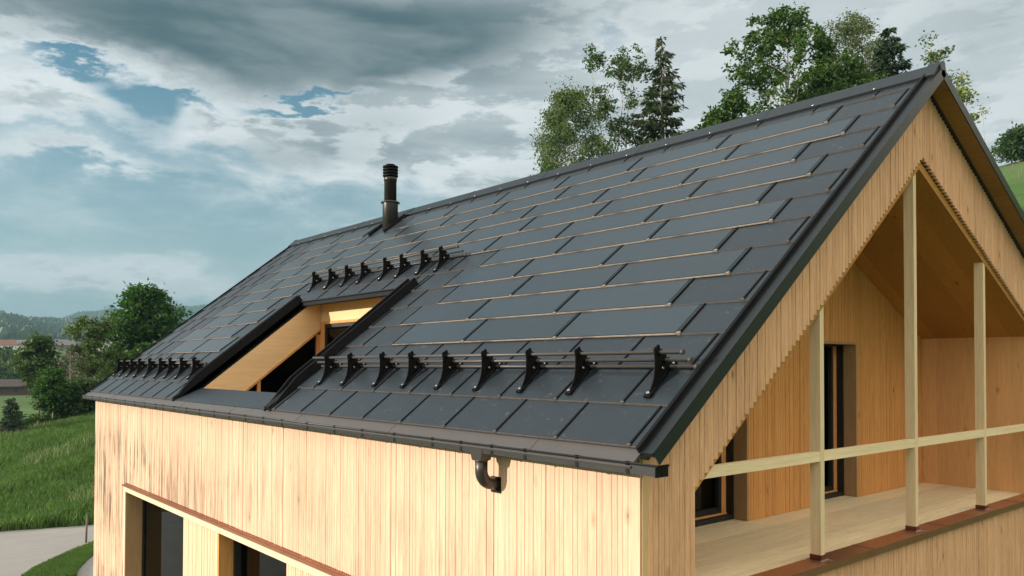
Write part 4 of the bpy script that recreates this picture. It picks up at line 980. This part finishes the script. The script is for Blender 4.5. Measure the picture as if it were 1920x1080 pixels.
make_tree('young_tree', 'dark young tree closest to the far wall corner', 'tree', 12.0, 64, -1.1,
          [(0, .8, .8), (.3, 1.5, 1.4), (.6, 1.3, 1.3), (1, .3, .3)], L_SHRUB, M_BARK, 36, size=0.16, nclus=190, per=40, spread=.28, base_frac=.08, group=G2, trunk_r=.06)
make_tree('bare_tree', 'half-bare brown twiggy tree between the two ashes', 'tree', 11.2, 68, 1.1,
          [(0, .5, .5), (.4, 1.2, 1.2), (.8, .9, .9), (1, .3, .3)], L_BARE, M_BARKP, 37, size=0.10, nclus=110, per=14, spread=.25, base_frac=.2, limb_up=1.1, group=G2, trunk_r=.07)
make_spruce('small_spruce', 'small dark spruce on the meadow crest at the left edge', 7.95, 60, -1.95, 1.0, L_FIRD, 38, group=G2, nwh=26, dens=44, card=.22, t0=.02)
for k, (az_, r_, e_, w_, lab) in enumerate(((9.0, 62.5, -3.45, .6, 'low hedge bush right of the small spruce'), (9.6, 63, -3.35, .6, 'low hedge bush left of the pale young trunk'), (7.3, 61.5, -3.75, .6, 'low bush at the foot of the small spruce, left edge'),
        (10.5, 64, -3.2, .6, 'low hedge bush behind the pale young trunk'), (11.5, 64.5, -2.7, .8, 'low dark bush among the young trees'), (12.6, 65, -2.3, .9, 'low dark bush touching the far house corner'))):
    make_tree('hedge_bush', lab, 'shrub', az_, r_, e_, [(0, w_, w_), (.5, w_*1.15, w_*1.15), (1, w_*.5, w_*.5)], L_SHRUB, M_BARK, 40+k, size=0.13, nclus=90, per=34, spread=.26, base_frac=.05, trunk_r=.04, group='hedge bushes along the meadow crest', twig=False)
# mid-distance trees beyond the barn
rg = random.Random(9)
mids = [(6.9, 330, .75, 7), (7.6, 340, .95, 7.5), (8.2, 350, .55, 6), (8.7, 300, .15, 5.5), (7.0, 290, -.1, 6), (7.9, 285, -.15, 6), (9.4, 300, .2, 6), (10.1, 310, .35, 6), (10.7, 300, .25, 5.5), (11.3, 320, .45, 6), (11.9, 310, .3, 6), (12.6, 320, .4, 6), (13.2, 310, .3, 6)]
names_ = ['at the very left edge', 'second from the left edge', 'third from the left edge', 'behind the left half of the barn', 'low, at the left end of the barn roof', 'low, over the middle of the barn roof', 'left of the light green ash top', 'just right of the light green ash top', 'above the gap in the barn roof', 'behind the half-bare tree', 'left of the feathery ash trunk', 'right of the feathery ash trunk', 'beside the far roof corner']
for k, ((az_, r_, e_, w_), lab) in enumerate(zip(mids, names_)):
    make_tree('round_tree', 'distant dark round tree beyond the barn, '+lab, 'tree', az_, r_, e_, [(0, w_*.6, w_*.6), (.4, w_, w_), (.75, w_*.8, w_*.8), (1, w_*.3, w_*.3)], L_SHRUB if k % 3 else L_FEATH, M_BARK, 60+k, size=0.85, nclus=130, per=22, spread=1.1, base_frac=.05, trunk_r=.25, group='distant trees beyond the barn', twig=False)

# grass
def grass(name, n, fn, hmin, hmax, wid, seed, mat, kind='stuff', patch=True):
    rng = np.random.default_rng(seed); P = fn(rng, n); n = len(P); z = height(P[:, 0], P[:, 1])
    base = np.column_stack([P, z-0.02]); a = rng.uniform(0, 6.283, n); d = np.column_stack([np.cos(a), np.sin(a), np.zeros(n)])
    hh = rng.uniform(hmin, hmax, n)
    if patch: hh *= 0.65+0.55*(0.5+0.5*wav(P[:, 0], P[:, 1], 1.3, 5))
    b2 = rng.uniform(0, 6.283, n); ln = np.column_stack([np.cos(b2), np.sin(b2), np.zeros(n)])*(hh*rng.uniform(.1, .6, n))[:, None]
    w = (wid*rng.uniform(.6, 1.4, n))[:, None]; up_ = np.column_stack([np.zeros(n), np.zeros(n), hh])
    V = np.stack([base-d*w, base+d*w, base+d*w*.7+up_*.6+ln*.35, base+up_+ln, base-d*w*.7+up_*.6+ln*.35], 1).reshape(-1, 3)
    o = bpy.data.objects.new(name, np_mesh(name, V, np.arange(5*n).reshape(-1, 5), [mat])); COL.objects.link(o); o['kind'] = kind; return o
L_GRASS = leaf_mat('grass_blade', (0.042, 0.105, 0.024), (0.140, 0.235, 0.062), 0.3)
L_SEED = leaf_mat('seed_head', (0.20, 0.24, 0.12), (0.34, 0.36, 0.22), 0.3)
def ring(rng, n):
    r = np.sqrt(rng.uniform(33.5**2, 66**2, n)); az = rng.uniform(2, 17, n); a = np.radians(az); x = CAM.x-r*np.cos(a); y = CAM.y+r*np.sin(a)
    edge = np.interp(y, [p[1] for p in far_edge], [p[0] for p in far_edge]); k = x < edge-0.05+0.12*np.sin(y*5); return np.column_stack([x, y])[k]
grass('meadow_grass', 150000, ring, .22, .55, .022, 1, L_GRASS)
def ring2(rng, n):
    p = ring(rng, n); k = (wav(p[:, 0], p[:, 1], 1.7, 8) > .35); return p[k]
grass('seeding_grass', 12000, ring2, .5, .75, .012, 2, L_SEED)
def isle(rng, n):
    x = rng.uniform(-26.4, -21.8, n); y = rng.uniform(0, 3.0, n)
    lo = np.interp(x, [-26.4, -25.7, -24.66, -23.8, -22.9, -21.8], [2.65, 1.95, 1.14, .5, .05, -.4]); hi = np.interp(x, [-26.4, -25.6, -24.6, -23.76, -22.7, -21.8], [2.7, 3.2, 2.35, 1.92, 1.45, 1.2])
    k = (y > lo) & (y < hi); return np.column_stack([x, y])[k]
grass('verge_grass', 60000, isle, .06, .16, .012, 3, L_GRASS)
# marker post at the tip of the grass
mp = MB(); mp.tube([(0, 0, 0), (0.01, 0.02, .92)], [.035, .03], 8); mp.box(-.03, .03, -.03, .03, .9, .93)
o_ = obj('marker_post', mp, [mat_flat('weathered_post', (0.16, 0.13, 0.10), .9)]); o_.location = (-26.5, 2.45, -5.5); tag(o_, 'short weathered wooden marker post at the tip of the lane-side grass', 'post')

# barn and village
M_ROOFD = mat_flat('brown_roofing', (0.075, 0.055, 0.050), .9, .4, .5); M_BARNW = mat_flat('dark_barn_boards', (0.065, 0.045, 0.035), .9, .5, .6); M_RED = mat_flat('red_roofing', (0.24, 0.12, 0.09), .9, .3, .3)
M_GREYR = mat_flat('grey_roofing', (0.20, 0.18, 0.17), .9, .3, .3); M_WHITE = mat_flat('white_render', (0.70, 0.68, 0.63), .9, .15, .3); M_BROWNW = mat_flat('brown_house_wall', (0.14, 0.10, 0.075), .9, .3, .3); M_WIN = mat_flat('dark_pane', (0.03, 0.035, 0.04), .2, .2)
def far_house(name, label, az, r, w, d, h, rh, turn, mw, mr, group=None, nwin=4, cat='house', drop=0.0, open_=False):
    x0, y0 = polar(az, r); z0 = hgt(x0, y0)-drop
    root = empty(name, (x0, y0, z0), label, cat, group); root.rotation_euler = (0, 0, math.radians(turn)-math.radians(az)+math.radians(90))
    def sub(nm, mb, mt, par=root): o = bpy.data.objects.new(nm, mb.mesh(nm, [mt])); COL.objects.link(o); o.parent = par; return o
    q = MB(); q.prism([(-d/2, -1.5), (-d/2, h), (0, h+rh), (d/2, h), (d/2, -1.5)], -w/2, w/2); wl = sub('wall', q, mw)
    q = MB(); e = .6
    for s in (-1, 1):
        q.hexa([(-w/2-e, s*(d/2+e), h-rh*e/(d/2)+.03), (w/2+e, s*(d/2+e), h-rh*e/(d/2)+.03), (w/2+e, 0, h+rh+.03), (-w/2-e, 0, h+rh+.03), (-w/2-e, s*(d/2+e), h-rh*e/(d/2)+.25), (w/2+e, s*(d/2+e), h-rh*e/(d/2)+.25), (w/2+e, 0, h+rh+.25), (-w/2-e, 0, h+rh+.25)])
    sub('roof', q, mr)
    for s in (-1, 1):
        for k in range(nwin):
            xx = -w/2+w*(k+.5)/nwin; q = MB(); q.box(xx-.55, xx+.55, s*(d/2+.02), s*(d/2+.06), h*.35, h*.35+1.3); sub('window', q, M_WIN)
    return root
far_house('barn', 'long low dark barn with brown roof beyond the meadow', 9.0, 248, 34, 9, 2.3, 1.6, 4, M_BARNW, M_ROOFD, cat='barn', nwin=9)
far_house('barn', 'second low dark barn, partly behind the crest trees', 12.3, 256, 16, 9, 2.5, 1.6, 4, M_BARNW, M_ROOFD, cat='barn', nwin=4)
GV = 'houses of the distant village'
vs = [(7.5, 745, 16, 10, 3.4, 4, M_WHITE, M_RED, 'red-roofed house at the left end of the distant village', 10), (8.45, 760, 19, 11, 3.6, 4, M_WHITE, M_GREYR, 'white house with broad grey roof in the distant village', -8),
      (9.35, 770, 15, 10, 3.0, 3.4, M_BROWNW, M_GREYR, 'low brown house between the grey-roofed ones in the distant village', 5), (9.85, 790, 14, 9, 4.4, 3.0, M_WHITE, M_GREYR, 'white house with pale roof just left of the light green ash', 0),
      (10.55, 755, 20, 11, 4.2, 4.2, M_BROWNW, M_GREYR, 'brown gabled house right of the light green ash top', 14), (11.2, 765, 16, 12, 3.6, 3.6, M_BROWNW, M_ROOFD, 'dark-roofed brown house beside the gabled one', -12),
      (13.3, 720, 22, 10, 5.0, 2.4, M_WHITE, M_GREYR, 'white building just left of the large maple', 0), (11.55, 420, 9, 7, 3.4, 2.4, M_WHITE, M_GREYR, 'white house half hidden behind the half-bare tree', 20)]
for (az_, r_, w_, d_, h_, rh_, mw, mr, lab, tn_) in vs: far_house('village_house', lab, az_, r_, w_, d_, h_, rh_, tn_, mw, mr, GV, 3)
for (az_, r_, lab) in ((10.6, 2250, 'white farmhouse low on the clearing of the far hill'), (11.3, 2450, 'long pale farmhouse on the clearing of the far hill'), (12.1, 2560, 'reddish farmhouse highest on the clearing of the far hill')):
    far_house('farmhouse', lab, az_, r_, 26, 14, 7, 5, 5, M_WHITE, M_RED if 'reddish' in lab else M_WHITE, 'farmhouses on the far hill', 3)
# village conifers and far woodland
def blob_forest(name, pts, hs, ws, mat, seed, conif=None):
    rng = np.random.default_rng(seed); n = len(pts); seg = 6
    prof = np.array([(0.35, 0.0), (1.0, 0.30), (0.85, 0.62), (0.42, 0.90), (0.02, 1.0)]); prc = np.array([(0.7, 0.0), (1.0, 0.12), (0.6, 0.45), (0.3, 0.75), (0.02, 1.0)])
    cf = conif if conif is not None else np.zeros(n, bool); pr = np.where(cf[:, None, None], prc[None], prof[None])
    ang = np.linspace(0, 2*np.pi, seg, endpoint=False)[None, None, :]+rng.uniform(0, 6, (n, 1, 1))
    rad = pr[:, :, 0:1]*ws[:, None, None]*rng.uniform(.75, 1.25, (n, 5, seg))
    X = pts[:, 0][:, None, None]+rad*np.cos(ang); Y = pts[:, 1][:, None, None]+rad*np.sin(ang); Z = pts[:, 2][:, None, None]+pr[:, :, 1:2]*hs[:, None, None]*np.ones((1, 1, seg))*rng.uniform(.95, 1.05, (n, 5, seg))
    V = np.stack([X, Y, Z], -1).reshape(-1, 3); F = []
    for i in range(4):
        for k in range(seg): F.append((i*seg+k, i*seg+(k+1) % seg, (i+1)*seg+(k+1) % seg, (i+1)*seg+k))
    F = (np.array(F)[None]+(np.arange(n)*5*seg)[:, None, None]).reshape(-1, 4)
    o = bpy.data.objects.new(name, np_mesh(name, V, F, [mat])); COL.objects.link(o); o['kind'] = 'stuff'; return o
L_FOREST = leaf_mat('woodland', (0.018, 0.042, 0.020), (0.045, 0.085, 0.032), 0.0)
def forest_pts():
    rng = np.random.default_rng(77); n = 26000
    r = np.sqrt(rng.uniform(950**2, 3500**2, n)); az = rng.uniform(1, 27, n)
    el_field = ((az > 9.4) & (az < 17) & (r > 2150+(az-9.4)*40) & (r < 2700+(az-9.4)*20)) | ((az > 4) & (az < 9) & (r > 2300) & (r < 2650)) | ((r > 1000) & (r < 1180) & (az > 9.5))
    x = CAM.x-r*np.cos(np.radians(az)); y = CAM.y+r*np.sin(np.radians(az)); k = ~el_field & (wav(x, y, 190, 4) > -0.62)
    x, y = x[k], y[k]; return np.column_stack([x, y, height(x, y)-2]), rng
fp, rng_ = forest_pts()
blob_forest('woodland', fp, rng_.uniform(14, 26, len(fp)), rng_.uniform(5, 9, len(fp)), L_FOREST, 5, rng_.random(len(fp)) < .35)
for k, az_ in enumerate((8.0, 9.1, 9.7, 10.2, 11.9, 12.9)):
    make_spruce('village_spruce', 'dark spruce behind the distant village, number %s from the left' % ['first', 'second', 'third', 'fourth', 'fifth', 'sixth'][k], az_, 830, 1.55+.12*(k % 3), 5, L_FIRD, 90+k, nwh=14, dens=26, card=3.2, group='spruces behind the village')
# far fence posts on the hill at the right
for k, (az_, e_) in enumerate(((73.3, 11.1), (73.45, 11.9), (73.0, 10.9))):
    r_ = 95+8*k; x_, y_ = polar(az_, r_); q = MB(); q.tube([(0, 0, -.2), (0, 0, 1.15)], [.04, .035], 7); o_ = obj('fence_post', q, [M_BARK]); o_.location = (x_, y_, hgt(x_, y_))
    tag(o_, 'thin wooden fence post on the green hill below the lone tree', 'post', 'fence posts on the green hill')

# ------------------------------------------------------------------ air
def build_haze():
    q = MB(); q.box(-4300, 4300, -4300, 4300, -30, 330)
    m_ = bpy.data.materials.new('haze'); m_.use_nodes = True; t = m_.node_tree; t.nodes.clear(); n = N(t)
    v = n.new('ShaderNodeVolumePrincipled'); v.inputs['Color'].default_value = (0.24, 0.42, 0.52, 1); v.inputs['Density'].default_value = 0.00027; v.inputs['Anisotropy'].default_value = 0.1
    o = n.new('ShaderNodeOutputMaterial'); n.link(v.outputs[0], o.inputs['Volume'])
    h = obj('haze', q, [m_]); h['kind'] = 'stuff'
build_haze()
